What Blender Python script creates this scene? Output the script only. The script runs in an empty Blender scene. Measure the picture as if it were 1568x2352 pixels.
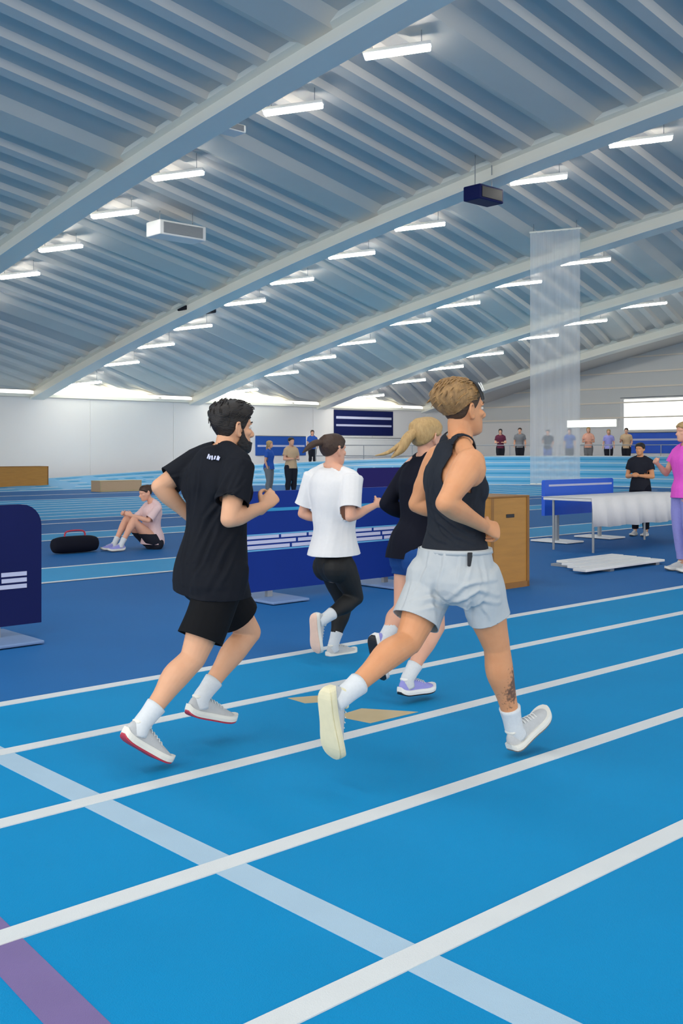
import bpy, bmesh, math, random
import numpy as np
from mathutils import Vector, Matrix
random.seed(7); np.random.seed(7)
SC = bpy.context.scene
COL = SC.collection

# ------------------------------------------------------------------ camera, world, lights
FPX, HC, HY = 2400.0, 1.42, 1033.0         # focal length in pixels, eye height, horizon row (1568 x 2352)
cam_d = bpy.data.cameras.new('camera'); cam = bpy.data.objects.new('camera', cam_d); COL.objects.link(cam)
cam_d.sensor_fit = 'HORIZONTAL'; cam_d.sensor_width = 24.0; cam_d.lens = 24.0*FPX/1568
cam_d.shift_y = -(1176-HY)/1568; cam_d.clip_start = .05; cam_d.clip_end = 300
cam.location = (0, 0, HC); cam.rotation_euler = (math.pi/2, 0, 0)
SC.camera = cam
W = bpy.data.worlds.new('world'); SC.world = W; W.use_nodes = True
W.node_tree.nodes['Background'].inputs[0].default_value = (1.0, .955, .88, 1)
W.node_tree.nodes['Background'].inputs[1].default_value = 1.75
SC.view_settings.view_transform = 'Standard'; SC.view_settings.look = 'None'
SC.view_settings.exposure = 0.42; SC.view_settings.gamma = 1.0; SC.view_settings.use_curve_mapping = False
LAMP = 30.0                                 # emission of the ceiling lights

# the hall has its own axes: n across the lanes, t along them
FX, FY = .7356, .6774                       # running direction t
def H(n, t, z=0.0): return Vector((-FY*n + FX*t, FX*n + FY*t, z))
NV, TV, UP = H(1, 0), H(0, 1), Vector((0, 0, 1))
def pix(px, py, Y): return Vector(((px-784)/FPX*Y, Y, HC-(py-HY)/FPX*Y))
def gpix(px, py, z=0.0): return pix(px, py, (HC-z)*FPX/(py-HY))
def prof(n): return 9.2 - .00255*(n+9)**2    # arch of the lamps; the deck lies a little above it
def roof(n): return prof(n) + .45

def area(name, n, t, z, sx, sy, power, col=(1, .97, .92)):
    d = bpy.data.lights.new(name, 'AREA'); d.shape = 'RECTANGLE'; d.size = sx; d.size_y = sy; d.energy = power; d.color = col
    o = bpy.data.objects.new(name, d); COL.objects.link(o); o.location = H(n, t, z); o.rotation_euler = (0, 0, math.atan2(NV.y, NV.x))
# the rows of hall lamps over the near straight, above and behind the camera
for tt, pw in ((-10.0, 230), (-2.5, 270), (5.0, 200), (12.5, 60)):
    area('near_lamp_row', 4.0, tt, prof(4)-.1, 12.0, .35, pw)

# ------------------------------------------------------------------ materials
def lin(c): return tuple(((v/255)/12.92 if v/255 <= .04045 else ((v/255+.055)/1.055)**2.4) for v in c)
MATS = {}
def mat(name, rgb, rough=.6, var=.06, scale=30., bump=0., bscale=200., metal=0., sss=0., emit=0., spec=.5, stretch=None, rgb2=None):
    if name in MATS: return MATS[name]
    if rough > .75: spec = .2
    m = bpy.data.materials.new(name); m.use_nodes = True; nt = m.node_tree; b = nt.nodes['Principled BSDF']
    tc = nt.nodes.new('ShaderNodeTexCoord'); src = tc.outputs['Object']
    if stretch:
        mp = nt.nodes.new('ShaderNodeMapping'); mp.inputs['Scale'].default_value = stretch; nt.links.new(src, mp.inputs[0]); src = mp.outputs[0]
    no = nt.nodes.new('ShaderNodeTexNoise'); no.inputs['Scale'].default_value = scale; no.inputs['Detail'].default_value = 4
    nt.links.new(src, no.inputs['Vector'])
    mx = nt.nodes.new('ShaderNodeMix'); mx.data_type = 'RGBA'
    c = lin(rgb)
    a_ = tuple(v*(1-var*1.6) for v in c); b_ = tuple(min(1, v*(1+var*1.6)) for v in c) if rgb2 is None else lin(rgb2)
    if rgb2 is not None: a_ = c
    mx.inputs[6].default_value = (*a_, 1); mx.inputs[7].default_value = (*b_, 1)
    nt.links.new(no.outputs['Fac'], mx.inputs[0]); nt.links.new(mx.outputs[2], b.inputs['Base Color'])
    b.inputs['Roughness'].default_value = rough; b.inputs['Metallic'].default_value = metal; b.inputs['Specular IOR Level'].default_value = spec
    if sss: b.inputs['Subsurface Weight'].default_value = sss; b.inputs['Subsurface Radius'].default_value = (.012, .005, .003); b.inputs['Subsurface Scale'].default_value = 1.0
    if emit: b.inputs['Emission Color'].default_value = (*c, 1); b.inputs['Emission Strength'].default_value = emit
    if bump:
        n2 = nt.nodes.new('ShaderNodeTexNoise'); n2.inputs['Scale'].default_value = bscale; n2.inputs['Detail'].default_value = 3
        nt.links.new(src, n2.inputs['Vector'])
        bp = nt.nodes.new('ShaderNodeBump'); bp.inputs['Strength'].default_value = bump; bp.inputs['Distance'].default_value = .01
        nt.links.new(n2.outputs['Fac'], bp.inputs['Height']); nt.links.new(bp.outputs[0], b.inputs['Normal'])
    MATS[name] = m; return m
def clearmat(name, rgb, opacity):
    m = bpy.data.materials.new(name); m.use_nodes = True; nt = m.node_tree; b = nt.nodes['Principled BSDF']
    b.inputs['Base Color'].default_value = (*lin(rgb), 1); b.inputs['Alpha'].default_value = opacity; b.inputs['Roughness'].default_value = .7
    no = nt.nodes.new('ShaderNodeTexNoise'); no.inputs['Scale'].default_value = 3
    mr = nt.nodes.new('ShaderNodeMapRange'); mr.inputs[3].default_value = opacity-.04; mr.inputs[4].default_value = opacity+.04
    nt.links.new(no.outputs[0], mr.inputs[0]); nt.links.new(mr.outputs[0], b.inputs['Alpha'])
    MATS[name] = m; return m

M = dict(
 infield=mat('infield_rubber', (34, 102, 164), .7, .05, 1.2, .25, 260., spec=.15),
 track=mat('track_rubber', (0, 134, 190), .7, .05, 1.5, .3, 260., spec=.15),
 runway=mat('runway_rubber', (60, 150, 200), .7, .04, 2., .2, 260., spec=.15),
 paint=mat('white_track_paint', (212, 216, 217), .5, .03, 6., .2, 260.),
 paint2=mat('pale_blue_track_paint', (164, 192, 212), .5, .03, 6., .2, 260.),
 redpaint=mat('faded_red_track_paint', (116, 98, 150), .5, .08, 4., .2, 260.),
 ochre=mat('ochre_track_paint', (190, 170, 130), .5, .06, 6.),
 deck=mat('roof_deck_metal', (222, 214, 204), .45, .04, .5, 0, 1, .0),
 rib=mat('roof_rib_metal', (238, 230, 219), .45, .03, .8),
 purlin=mat('purlin_warm_grey', (242, 233, 219), .5, .03, .8),
 rafter=mat('rafter_white_steel', (255, 250, 238), .4, .03, .7),
 wall=mat('white_wall_paint', (238, 236, 234), .7, .02, .4),
 wall2=mat('grey_gable_cladding', (218, 220, 218), .6, .03, .6),
 bank=mat('bank_light_blue', (95, 168, 215), .55, .04, 1.0),
 bankdark=mat('bank_side_blue', (40, 95, 150), .6, .05, 1.0),
 steel=mat('galvanised_steel', (150, 155, 160), .35, .04, 20., 0, 1, .8),
 white=mat('white_plastic', (232, 232, 230), .45, .02, 5.),
 black=mat('black_plastic', (20, 22, 28), .5, .05, 20.),
 navy=mat('navy_board_vinyl', (10, 22, 80), .6, .05, 3., spec=.2),
 blueboard=mat('royal_blue_board_vinyl', (3, 46, 134), .6, .05, 3., spec=.2),
 purple=mat('purple_board_vinyl', (44, 36, 108), .6, .05, 3., spec=.2),
 brightblue=mat('bright_blue_plastic', (22, 92, 215), .4, .05, 3.),
 print=mat('pale_print', (196, 200, 228), .5, .03, 5.),
 wood=mat('plywood', (176, 124, 52), .5, .12, 3., .05, 30., stretch=(1, 1, 8)),
 woodedge=mat('plywood_edge', (140, 96, 42), .55, .12, 6.),
 lamp=mat('lamp_diffuser', (255, 252, 244), .5, 0., 5., emit=LAMP),
 lampbox=mat('lamp_housing', (225, 226, 226), .4, .02, 5.),
 glow=mat('clerestory_and_panel_glow', (250, 252, 236), .5, 0., 5., emit=1.3),
 post=clearmat('translucent_post_smear', (228, 234, 238), .42),  # opacity carries the motion blur of a solid post
)

# ------------------------------------------------------------------ object helpers
def me_obj(name, V, Fc, m, parent=None, smooth=False):
    me = bpy.data.meshes.new(name)
    if isinstance(V, np.ndarray): V = V.tolist()
    if isinstance(Fc, np.ndarray): Fc = Fc.tolist()
    me.from_pydata([tuple(v) for v in V], [], Fc); me.update()
    if m is not None:
        for mm in (m if isinstance(m, (list, tuple)) else [m]): me.materials.append(mm)
    if smooth: me.polygons.foreach_set('use_smooth', [True]*len(me.polygons))
    o = bpy.data.objects.new(name, me); COL.objects.link(o)
    if parent is not None: o.parent = parent; o.matrix_parent_inverse = parent.matrix_world.inverted()
    return o
def empty(name, loc, ax=None):
    o = bpy.data.objects.new(name, None); COL.objects.link(o); o.empty_display_size = .2
    o.location = loc; bpy.context.view_layer.update() if False else None
    o.matrix_world = Matrix.Translation(loc); return o
def tag(o, label=None, cat=None, group=None, kind=None):
    if label: o['label'] = label
    if cat: o['category'] = cat
    if group: o['group'] = group
    if kind: o['kind'] = kind
    return o
class MB:
    def __init__(s): s.V = []; s.F = []
    def add(s, V, F):
        b = len(s.V); s.V += [tuple(v) for v in V]; s.F += [tuple(i+b for i in f) for f in F]; return s
    def box(s, c, ex, ey, ez, bev=0.0):
        """centre and three half-extent vectors; bev chamfers the edges"""
        c = Vector(c); ex, ey, ez = Vector(ex), Vector(ey), Vector(ez)
        if not bev:
            V = [c+sx*ex+sy*ey+sz*ez for sx in (-1, 1) for sy in (-1, 1) for sz in (-1, 1)]
            F = [(0, 1, 3, 2), (4, 6, 7, 5), (0, 4, 5, 1), (2, 3, 7, 6), (0, 2, 6, 4), (1, 5, 7, 3)]
            return s.add(V, F)
        bm = bmesh.new(); bmesh.ops.create_cube(bm, size=2)
        l = [max(1e-6, e.length) for e in (ex, ey, ez)]
        for v in bm.verts: v.co = Vector((v.co.x*l[0], v.co.y*l[1], v.co.z*l[2]))
        bmesh.ops.bevel(bm, geom=bm.edges[:]+bm.verts[:], offset=min(bev, min(l)*.9), segments=2, affect='EDGES', profile=.5)
        d = [e.normalized() for e in (ex, ey, ez)]
        V = [c+v.co.x*d[0]+v.co.y*d[1]+v.co.z*d[2] for v in bm.verts]; bm.verts.index_update()
        F = [[v.index for v in f.verts] for f in bm.faces]; bm.free(); return s.add(V, F)
    def bar(s, a, b, r, seg=8):
        V, F = tube([a, b], [r, r], m=1, seg=seg, cap=0); return s.add(V, F)
    def prism(s, pts, d):
        k = len(pts); d = Vector(d); P = [Vector(p) for p in pts]
        V = P + [p+d for p in P]
        F = [tuple(range(k))[::-1], tuple(range(k, 2*k))] + [(i, (i+1) % k, k+(i+1) % k, k+i) for i in range(k)]
        return s.add(V, F)
    def build(s, name, m, parent=None, smooth=False): return me_obj(name, s.V, s.F, m, parent, smooth)

def catmull(P, m):
    P = np.asarray(P, float); k = len(P)
    if k < 3 or m <= 1:
        return np.vstack([P[i]+(P[i+1]-P[i])*u for i in range(k-1) for u in [j/m for j in range(m)]]+[P[-1]]).reshape(-1, P.shape[1])
    Q = np.vstack([2*P[0]-P[1], P, 2*P[-1]-P[-2]]); out = []
    for i in range(1, k):
        p0, p1, p2, p3 = Q[i-1], Q[i], Q[i+1], Q[i+2]
        for j in range(m):
            u = j/m; out.append(.5*((2*p1)+(-p0+p2)*u+(2*p0-5*p1+4*p2-p3)*u*u+(-p0+3*p1-3*p2+p3)*u**3))
    out.append(P[-1]); return np.array(out)
def tube(pts, ra, rb=None, side=None, m=4, seg=16, cap=1.0):
    """tapered tube with elliptic rings; ra along 'side', rb across; rounded (cap) or flat (0) ends"""
    P = np.array([tuple(p) for p in pts], float); k = len(P)
    ra = np.asarray(ra, float); rb = ra if rb is None else np.asarray(rb, float)
    if side is None:
        t0 = P[-1]-P[0]; side = np.cross(t0, [.31, .77, .55])
    S = np.array(side, float)
    if S.ndim == 1: S = np.tile(S, (k, 1))
    A = catmull(np.hstack([P, ra[:, None], rb[:, None], S]), m)
    P, ra, rb, S = A[:, :3], np.maximum(A[:, 3], 1e-4), np.maximum(A[:, 4], 1e-4), A[:, 5:]
    T = np.gradient(P, axis=0); T /= np.linalg.norm(T, axis=1)[:, None]+1e-12
    S = S-(S*T).sum(1)[:, None]*T; S /= np.linalg.norm(S, axis=1)[:, None]+1e-12
    Bn = np.cross(T, S)
    rings = [(P[i], ra[i], rb[i], S[i], Bn[i]) for i in range(len(P))]
    if cap:
        e0, e1 = [], []
        for ph in (75, 50, 25):
            c, sn = math.cos(math.radians(ph)), math.sin(math.radians(ph))
            q = min(ra[0], rb[0])*cap; e0.append((P[0]-T[0]*q*sn, ra[0]*c, rb[0]*c, S[0], Bn[0]))
            q = min(ra[-1], rb[-1])*cap; e1.insert(0, (P[-1]+T[-1]*q*sn, ra[-1]*c, rb[-1]*c, S[-1], Bn[-1]))
        pole0 = P[0]-T[0]*min(ra[0], rb[0])*cap; pole1 = P[-1]+T[-1]*min(ra[-1], rb[-1])*cap
        rings = e0+rings+e1
    else: pole0, pole1 = P[0], P[-1]
    th = np.linspace(0, 2*math.pi, seg, endpoint=False); V = []
    for p, a, b, s_, bn in rings: V.append(p+a*np.cos(th)[:, None]*s_+b*np.sin(th)[:, None]*bn)
    V = np.vstack(V+[pole0[None], pole1[None]]); R_ = len(rings); F = []
    for i in range(R_-1):
        for j in range(seg):
            k2 = (j+1) % seg; F.append((i*seg+j, i*seg+k2, (i+1)*seg+k2, (i+1)*seg+j))
    for j in range(seg):
        k2 = (j+1) % seg; F.append((R_*seg, k2, j)); F.append((R_*seg+1, (R_-1)*seg+j, (R_-1)*seg+k2))
    return V, F
def ellipsoid(c, ax, r, seg=14, rings=8):
    c = np.array(tuple(c), float); X, Y, Z = [np.array(tuple(a), float) for a in ax]; V = []; F = []
    for i in range(1, rings):
        ph = math.pi*i/rings
        for j in range(seg):
            th = 2*math.pi*j/seg
            V.append(c+X*r[0]*math.sin(ph)*math.cos(th)+Y*r[1]*math.sin(ph)*math.sin(th)+Z*r[2]*math.cos(ph))
    for i in range(rings-2):
        for j in range(seg):
            k2 = (j+1) % seg; F.append((i*seg+j, (i+1)*seg+j, (i+1)*seg+k2, i*seg+k2))
    n0 = len(V); V += [c+Z*r[2], c-Z*r[2]]
    for j in range(seg):
        k2 = (j+1) % seg; F.append((n0, j, k2)); F.append((n0+1, (rings-2)*seg+k2, (rings-2)*seg+j))
    return np.array(V), F

# ------------------------------------------------------------------ the setting
floor = MB().box(H(14, 18, -.1), NV*34, TV*42, UP*.1).build('floor', M['infield']); tag(floor, kind='structure')
def strip(name, n0, n1, t0, t1, z, m, parent=floor, h=.006):
    return MB().box(H((n0+n1)/2, (t0+t1)/2, z-h/2), NV*((n1-n0)/2), TV*((t1-t0)/2), UP*(h/2)).build(name, m, parent)
strip('track_surface', -9, 5.545, -20, 40, .006, M['track'])
LW = .088
for n in (-.645, .239, 1.123, 2.007, 2.892, 3.776, 4.661, 5.545):
    strip('lane_line', n-LW/2, n+LW/2, -20, 40, .010, M['paint'])
tc_ = gpix(540, 2004)
tl = tc_.dot(TV)
strip('finish_line', -3.0, 5.50, tl-.062, tl+.062, .008, M['paint2'])
a_, b_ = gpix(0, 2175), gpix(172, 2352); d_ = (b_-a_).normalized(); nn_ = Vector((-d_.y, d_.x, 0))
a2, b2 = a_-d_*.75, b_+d_*1.2
MB().prism([a2+nn_*.065+UP*.002, a2-nn_*.065+UP*.002, b2-nn_*.065+UP*.002, b2+nn_*.065+UP*.002], UP*.0055).build('relay_mark', M['redpaint'], floor)
# ochre exchange mark on the runners' lane
am = [gpix(x, y) for x, y in ((660, 1606), (760, 1598), (790, 1612), (700, 1618))]
MB().prism([p+UP*.003 for p in am], UP*.0045).build('exchange_mark', M['ochre'], floor)
am = [gpix(x, y) for x, y in ((770, 1648), (830, 1630), (960, 1638), (850, 1664))]
MB().prism([p+UP*.003 for p in am], UP*.0045).build('exchange_mark', M['ochre'], floor)
strip('runway_surface', 10.3, 11.55, -20, 30, .006, M['runway'])
for n in (10.3, 11.55): strip('runway_line', n-.03, n+.03, -20, 30, .010, M['paint'])
strip('runway_surface', 15.05, 16.2, -20, 30, .006, M['runway'])
for n in (15.05, 16.2): strip('runway_line', n-.03, n+.03, -20, 30, .010, M['paint'])
strip('runway_line', 18.4, 18.46, -20, 32, .010, M['paint'])
strip('sprint_surface', 19.5, 27.4, -20, 33, .006, M['runway'])
for k in range(9): strip('lane_line', 19.5+k*.9875-.03, 19.5+k*.9875+.03, -20, 33, .010, M['paint'])
strip('lane_line', 30.2, 30.3, -20, 20, .010, M['paint'])

# far straight and banked bend of the oval
N0, T0, RI, RO = 19.5, 21.0, 14.0, 18.2
def ss(u): u = max(0, min(1, u)); return u*u*(3-2*u)
path = []
for t in np.linspace(-20, 21, 26)[:-1]: path.append((None, t, 1.14*ss((t-8)/33)))
for ph in np.linspace(90, -70, 60): path.append((ph, None, 1.14*ss((13+18*math.radians(90-ph))/33)))
def bankpt(i, u):
    ph, t, hh = path[i]; r = RI+(RO-RI)*u; z = hh*u+.012
    if ph is None: return H(N0+r, t, z)
    return H(N0+r*math.sin(math.radians(ph)), T0+r*math.cos(math.radians(ph)), z)
def bankstrip(name, u0, u1, dz, m, parent, th=.02):
    V = []; F = []; k = len(path)
    for i in range(k):
        a, b = bankpt(i, u0)+UP*dz, bankpt(i, u1)+UP*dz; V += [a, b, b-UP*th, a-UP*th]
    for i in range(k-1):
        o = i*4; q = o+4
        F += [(o, o+1, q+1, q), (o+1, o+2, q+2, q+1), (o+2, o+3, q+3, q+2), (o+3, o, q, q+3)]
    F += [(0, 3, 2, 1), (4*k-4, 4*k-3, 4*k-2, 4*k-1)]
    return me_obj(name, V, F, m, parent)
bank = bankstrip('banked_track', 0, 1, 0, M['bank'], None); tag(bank, kind='structure')
for u in (0.01, .25, .5, .75, .985): bankstrip('lane_line', u-.008, u+.008, .008, M['paint'], bank, .006)
for u in (.125, .375, .625, .875): bankstrip('lane_stripe', u-.03, u+.03, .005, M['runway'], bank, .004)
V = []; F = []
for i in range(len(path)):
    a = bankpt(i, 1.0); V += [a-UP*.02, Vector((a.x, a.y, 0))]
for i in range(len(path)-1): F.append((2*i, 2*i+1, 2*i+3, 2*i+2))
me_obj('bank_skirt', V, F, M['bankdark'], bank)

# walls
def wallbox(name, n0, n1, t0, t1, z0, z1, m, parent=None):
    o = MB().box(H((n0+n1)/2, (t0+t1)/2, (z0+z1)/2), NV*((n1-n0)/2), TV*((t1-t0)/2), UP*((z1-z0)/2)).build(name, m, parent)
    if parent is None: tag(o, kind='structure')
    return o
NW, TW = 38.6, 46.0
wl = wallbox('wall_left', NW, NW+.3, -20, TW, 0, 3.62, M['wall'])
wallbox('wall_cap', NW-.12, NW+.3, -20, TW, 3.50, 3.62, M['rafter'], wl)
for k in range(16): wallbox('wall_panel', NW-.03, NW, -19+k*4.05, -19+k*4.05+4.0, .05, 3.48, M['wall'], wl)
# end wall with a gable following the arch
V = []; ns = np.linspace(-14, NW+.3, 40)
for n in ns: V += [H(n, TW, 2.9), H(n, TW, roof(n)+.05), H(n, TW+.3, roof(n)+.05), H(n, TW+.3, 2.9)]
F = [(0, 1, 2, 3)]
for i in range(len(ns)-1):
    o = 4*i; q = o+4; F += [(o, q, q+1, o+1), (o+1, q+1, q+2, o+2), (o+2, q+2, q+3, o+3), (o+3, q+3, q, o)]
F.append(tuple(4*(len(ns)-1)+j for j in (3, 2, 1, 0)))
wr = wallbox('wall_right', -14, NW+.3, TW, TW+.3, 0, 2.9, M['wall'])
me_obj('gable', V, F, M['wall2'], wr)
for k in range(6): wallbox('gable_rail', -14, NW, TW-.06, TW, 3.0+k*.75, 3.07+k*.75, M['purlin'], wr)

# roof: deck, arched rafters, wide purlins, ribs
ns = np.linspace(-15, NW+.3, 46); V = []; F = []
for n in ns: V += [H(n, -8, roof(n)), H(n, TW+.3, roof(n)), H(n, TW+.3, roof(n)+.12), H(n, -8, roof(n)+.12)]
for i in range(len(ns)-1):
    o = 4*i; q = o+4; F += [(o, q, q+1, o+1), (o+1, q+1, q+2, o+2), (o+2, q+2, q+3, o+3), (o+3, q+3, q, o)]
F += [(0, 1, 2, 3), tuple(4*(len(ns)-1)+j for j in (3, 2, 1, 0))]
ceil = me_obj('ceiling', V, F, M['deck']); tag(ceil, kind='structure')
BT = [4.5, 12.0, 19.5, 27.0, 34.5, 42.0]
def rafter_mesh():
    V = []; F = []; w = .30; ns = np.linspace(-14.5, NW, 34)
    prf = [(-w, 0), (-w, -.10), (-w*.45, -.13), (-w*.45, -.36), (-w, -.39), (-w, -.48), (w, -.48), (w, -.39), (w*.45, -.36), (w*.45, -.13), (w, -.10), (w, 0)]
    k = len(prf)
    for n in ns: V += [tuple(H(n, a, roof(n)+b)) for a, b in prf]
    for i in range(len(ns)-1):
        for j in range(k): F.append((i*k+j, i*k+(j+1) % k, (i+1)*k+(j+1) % k, (i+1)*k+j))
    F += [tuple(range(k))[::-1], tuple(range((len(ns)-1)*k, len(ns)*k))]
    return V, F
rv, rf = rafter_mesh(); r0 = me_obj('rafter', rv, rf, M['rafter'], ceil); r0.location = H(0, BT[0]-.35)
for t in BT[1:]:
    o = r0.copy(); COL.objects.link(o); o.location = H(0, t-.35)
BAYL = 7.5
def skew(n0): return max(.12, .2+.02*(n0-12))
def rib_mesh(n0, w, d, m):
    V = []; F = []
    for tt in np.linspace(.0, BAYL, 5):
        n = n0+skew(n0)*(tt-1.0)
        z = roof(min(n, NW)); prf = [(-w, 0), (-w*.55, -d), (w*.55, -d), (w, 0)]
        V += [tuple(H(min(n+a, NW), tt, roof(min(n+a, NW))+b)) for a, b in prf]
    for i in range(4):
        for j in range(3): F.append((i*4+j, i*4+j+1, (i+1)*4+j+1, (i+1)*4+j))
    me = bpy.data.meshes.new('roof_rib'); me.from_pydata(V, [], F); me.materials.append(m); return me
def rib_series(name, n0s, w, d, m, vis):
    for n0 in n0s:
        me = None
        for bt in [-3.0]+BT[:-1]:
            nm = n0+skew(n0)*BAYL*.5; p = H(nm, bt+BAYL*.5, roof(nm)); 
            if p.y < 4: continue
            x = 784+FPX*p.x/p.y; y = HY-(p.z-HC)*FPX/p.y
            if not (-1000 < x < 2000 and y > -420): continue
            me = me or rib_mesh(n0, w, d, m)
            o = bpy.data.objects.new(name, me); COL.objects.link(o); o.parent = ceil; o.location = H(0, bt-.35)
pur = [6.0, 11.8, 17.6, 23.4, 29.2, 34.6]
rib_series('roof_rib', [n for n in np.arange(4.2, 37.4, .80) if min(abs(n-p) for p in pur) > .62], .22, .10, M['rib'], 1)
rib_series('purlin', pur, .62, .13, M['purlin'], 1)

# clerestory lights under the eave between the rafters
for k, bt in enumerate(BT[:-1]):
    w = empty('window_%d' % (k+1), H(NW-.2, bt+3.4, 3.62)); tag(w, kind='structure')
    t0, t1 = bt+.4, bt+5.4
    MB().prism([H(NW-.02, t0, 3.63), H(NW-.02, t1, 3.63), H(NW-.5, t1-1.2, 3.80), H(NW-1.0, t0+1.0, 3.93), H(NW-.5, t0, 3.85)], NV*.04+UP*.02).build('pane', M['glow'], w)
    MB().bar(H(NW-.04, t0, 3.66), H(NW-.04, t1, 3.66), .03).build('window_sill', M['rafter'], w)

# ceiling lights on the arches; length and slant take in the lamps' motion trails
LN = [12.2, 14.9, 18.7, 21.3, 23.9, 26.2, 29.05, 31.3, 33.6, 36.3]
ROWS = [(12.5, 6, LN, 1.15), (20.0, 7, LN, 1.35), (27.5, 8, LN[2:], 1.55), (35.0, 9, LN[3:], 1.85)]
ORD = ['first', 'second', 'third', 'fourth', 'fifth', 'sixth', 'seventh', 'eighth', 'ninth', 'tenth']
RN = ['nearest', 'second', 'third', 'farthest']
for ri, (t, _, lst, L) in enumerate(ROWS):
    for k, n in enumerate(reversed(lst)):
        c = H(n, t, prof(n)); dx = Vector((math.cos(.16), -math.sin(.16), .085)).normalized()
        p_ = 784+FPX*c.x/c.y
        if p_ < -60: continue
        e = empty('ceiling_light', c)
        dy = Vector((-dx.y, dx.x, 0)).normalized(); dz = dx.cross(dy)
        tag(e, 'lit ceiling light with blur trail, %s from the far wall in the %s roof row' % (ORD[k], RN[ri]), 'light', 'ceiling lights under the arched roof')
        MB().box(c+dz*.06, dx*L/2, dy*.10, dz*.035, .02).build('housing', M['lampbox'], e)
        MB().box(c-dz*.005, dx*(L/2-.02), dy*.085, dz*.03, .02).build('diffuser', M['lamp'], e)
        zt = roof(n)-c.z-.09
        for sx in (-.36, .36):
            q = c+dx*L*sx+dz*.09; MB().bar(q, Vector((q.x, q.y, roof(H_inv(q)[0])+.01)) if False else q+UP*max(.05, zt-.02), .008, 6).build('hanger', M['steel'], e)

# ------------------------------------------------------------------ figure tools
class Blob:
    """overlapping closed tubes fused into one continuous skin by a voxel remesh"""
    def __init__(s): s.V = []; s.F = []; s.n = 0
    def add(s, VF):
        V, F = VF; s.V.append(np.asarray(V, float)); s.F += [tuple(i+s.n for i in f) for f in F]; s.n += len(V); return s
    def tube(s, *a, **k): return s.add(tube(*a, **k))
    def ell(s, *a, **k): return s.add(ellipsoid(*a, **k))
    def fuse(s, voxel, smooth=6, fac=.5):
        me = bpy.data.meshes.new('tmp'); me.from_pydata(np.vstack(s.V).tolist(), [], s.F); me.update()
        bm = bmesh.new(); bm.from_mesh(me); bmesh.ops.recalc_face_normals(bm, faces=bm.faces); bm.to_mesh(me); bm.free()
        o = bpy.data.objects.new('tmp', me); COL.objects.link(o)
        r = o.modifiers.new('r', 'REMESH'); r.mode = 'VOXEL'; r.voxel_size = voxel
        if smooth: q = o.modifiers.new('s', 'SMOOTH'); q.iterations = smooth; q.factor = fac
        dg = bpy.context.evaluated_depsgraph_get(); ev = o.evaluated_get(dg); m2 = ev.to_mesh()
        m2.calc_loop_triangles()
        V = np.empty(len(m2.vertices)*3); m2.vertices.foreach_get('co', V); V = V.reshape(-1, 3)
        T = np.empty(len(m2.loop_triangles)*3, dtype=np.int32); m2.loop_triangles.foreach_get('vertices', T); T = T.reshape(-1, 3)
        ev.to_mesh_clear(); bpy.data.objects.remove(o); bpy.data.meshes.remove(me)
        return V, T
def normals(V, T):
    fn = np.cross(V[T[:, 1]]-V[T[:, 0]], V[T[:, 2]]-V[T[:, 0]]); N = np.zeros_like(V)
    for i in range(3): np.add.at(N, T[:, i], fn)
    return N/(np.linalg.norm(N, axis=1)[:, None]+1e-12)
def clip(A, T, f):
    """keep the part of a triangle mesh where f > 0, cut cleanly through the triangles; A holds any vertex attributes"""
    ins = f > 0; c = ins[T].sum(1); out = [T[c == 3]]; newA = [A]; n = len(A); keys = {}
    extra = []
    def cut(a, b):
        k = (a, b) if a < b else (b, a)
        if k not in keys:
            u = f[a]/(f[a]-f[b]); keys[k] = n+len(extra); extra.append(A[a]+(A[b]-A[a])*u)
        return keys[k]
    tri = []
    for t in T[(c == 1) | (c == 2)]:
        t = [int(x) for x in t]
        k = sum(ins[t])
        if k == 1:
            i = [j for j in range(3) if ins[t[j]]][0]; a, b, d = t[i], t[(i+1) % 3], t[(i+2) % 3]
            tri.append((a, cut(a, b), cut(a, d)))
        else:
            i = [j for j in range(3) if not ins[t[j]]][0]; a, b, d = t[i], t[(i+1) % 3], t[(i+2) % 3]
            p, q = cut(a, b), cut(a, d); tri += [(p, b, d), (p, d, q)]
    A2 = np.vstack([A]+([np.array(extra)] if extra else [])); T2 = np.vstack([out[0]]+([np.array(tri, dtype=np.int32)] if tri else []))
    used, inv = np.unique(T2, return_inverse=True); return A2[used], inv.reshape(-1, 3)
def wob(P, amp, k, seed=0, aniso=(1, 1, 1)):
    rs = np.random.RandomState(seed); o = np.zeros(len(P)); Q = P*np.array(aniso)
    for i in range(6):
        d = rs.normal(size=3); d /= np.linalg.norm(d); d2 = rs.normal(size=3); d2 /= np.linalg.norm(d2); kk = k*(.6+1.1*rs.rand())
        o += np.sin(Q@d*kk+rs.rand()*6.28+1.3*np.sin(Q@d2*kk*.55+rs.rand()*6.28))
    return o*amp/3.0
def npv(v): return np.array(tuple(v), float)
def unit(v): v = npv(v); return v/(np.linalg.norm(v)+1e-12)
def cloth(name, V, T, m, parent, thick=.004, wr=0., wk=40., seed=1, aniso=(1, 1, 1), folds=None):
    N = normals(V, T)
    if wr: V = V+N*wob(V, wr, wk, seed, aniso)[:, None]
    if folds: V = crease(V, T, folds)
    o = me_obj(name, V, T, m, parent, True)
    if thick:
        s = o.modifiers.new('solid', 'SOLIDIFY'); s.thickness = thick; s.offset = -1
    return o
def pick(V, N, px, py):
    o = np.array((0, 0, HC)); dr = unit(((px-784)/FPX, 1, (HY-py)/FPX)); w_ = V-o; s_ = w_@dr; dd = np.linalg.norm(w_-s_[:, None]*dr, axis=1); c_ = np.where(dd < .014)[0]
    i = c_[np.argmin(s_[c_])] if len(c_) else int(np.argmin(dd)); return V[i], N[i]
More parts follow.
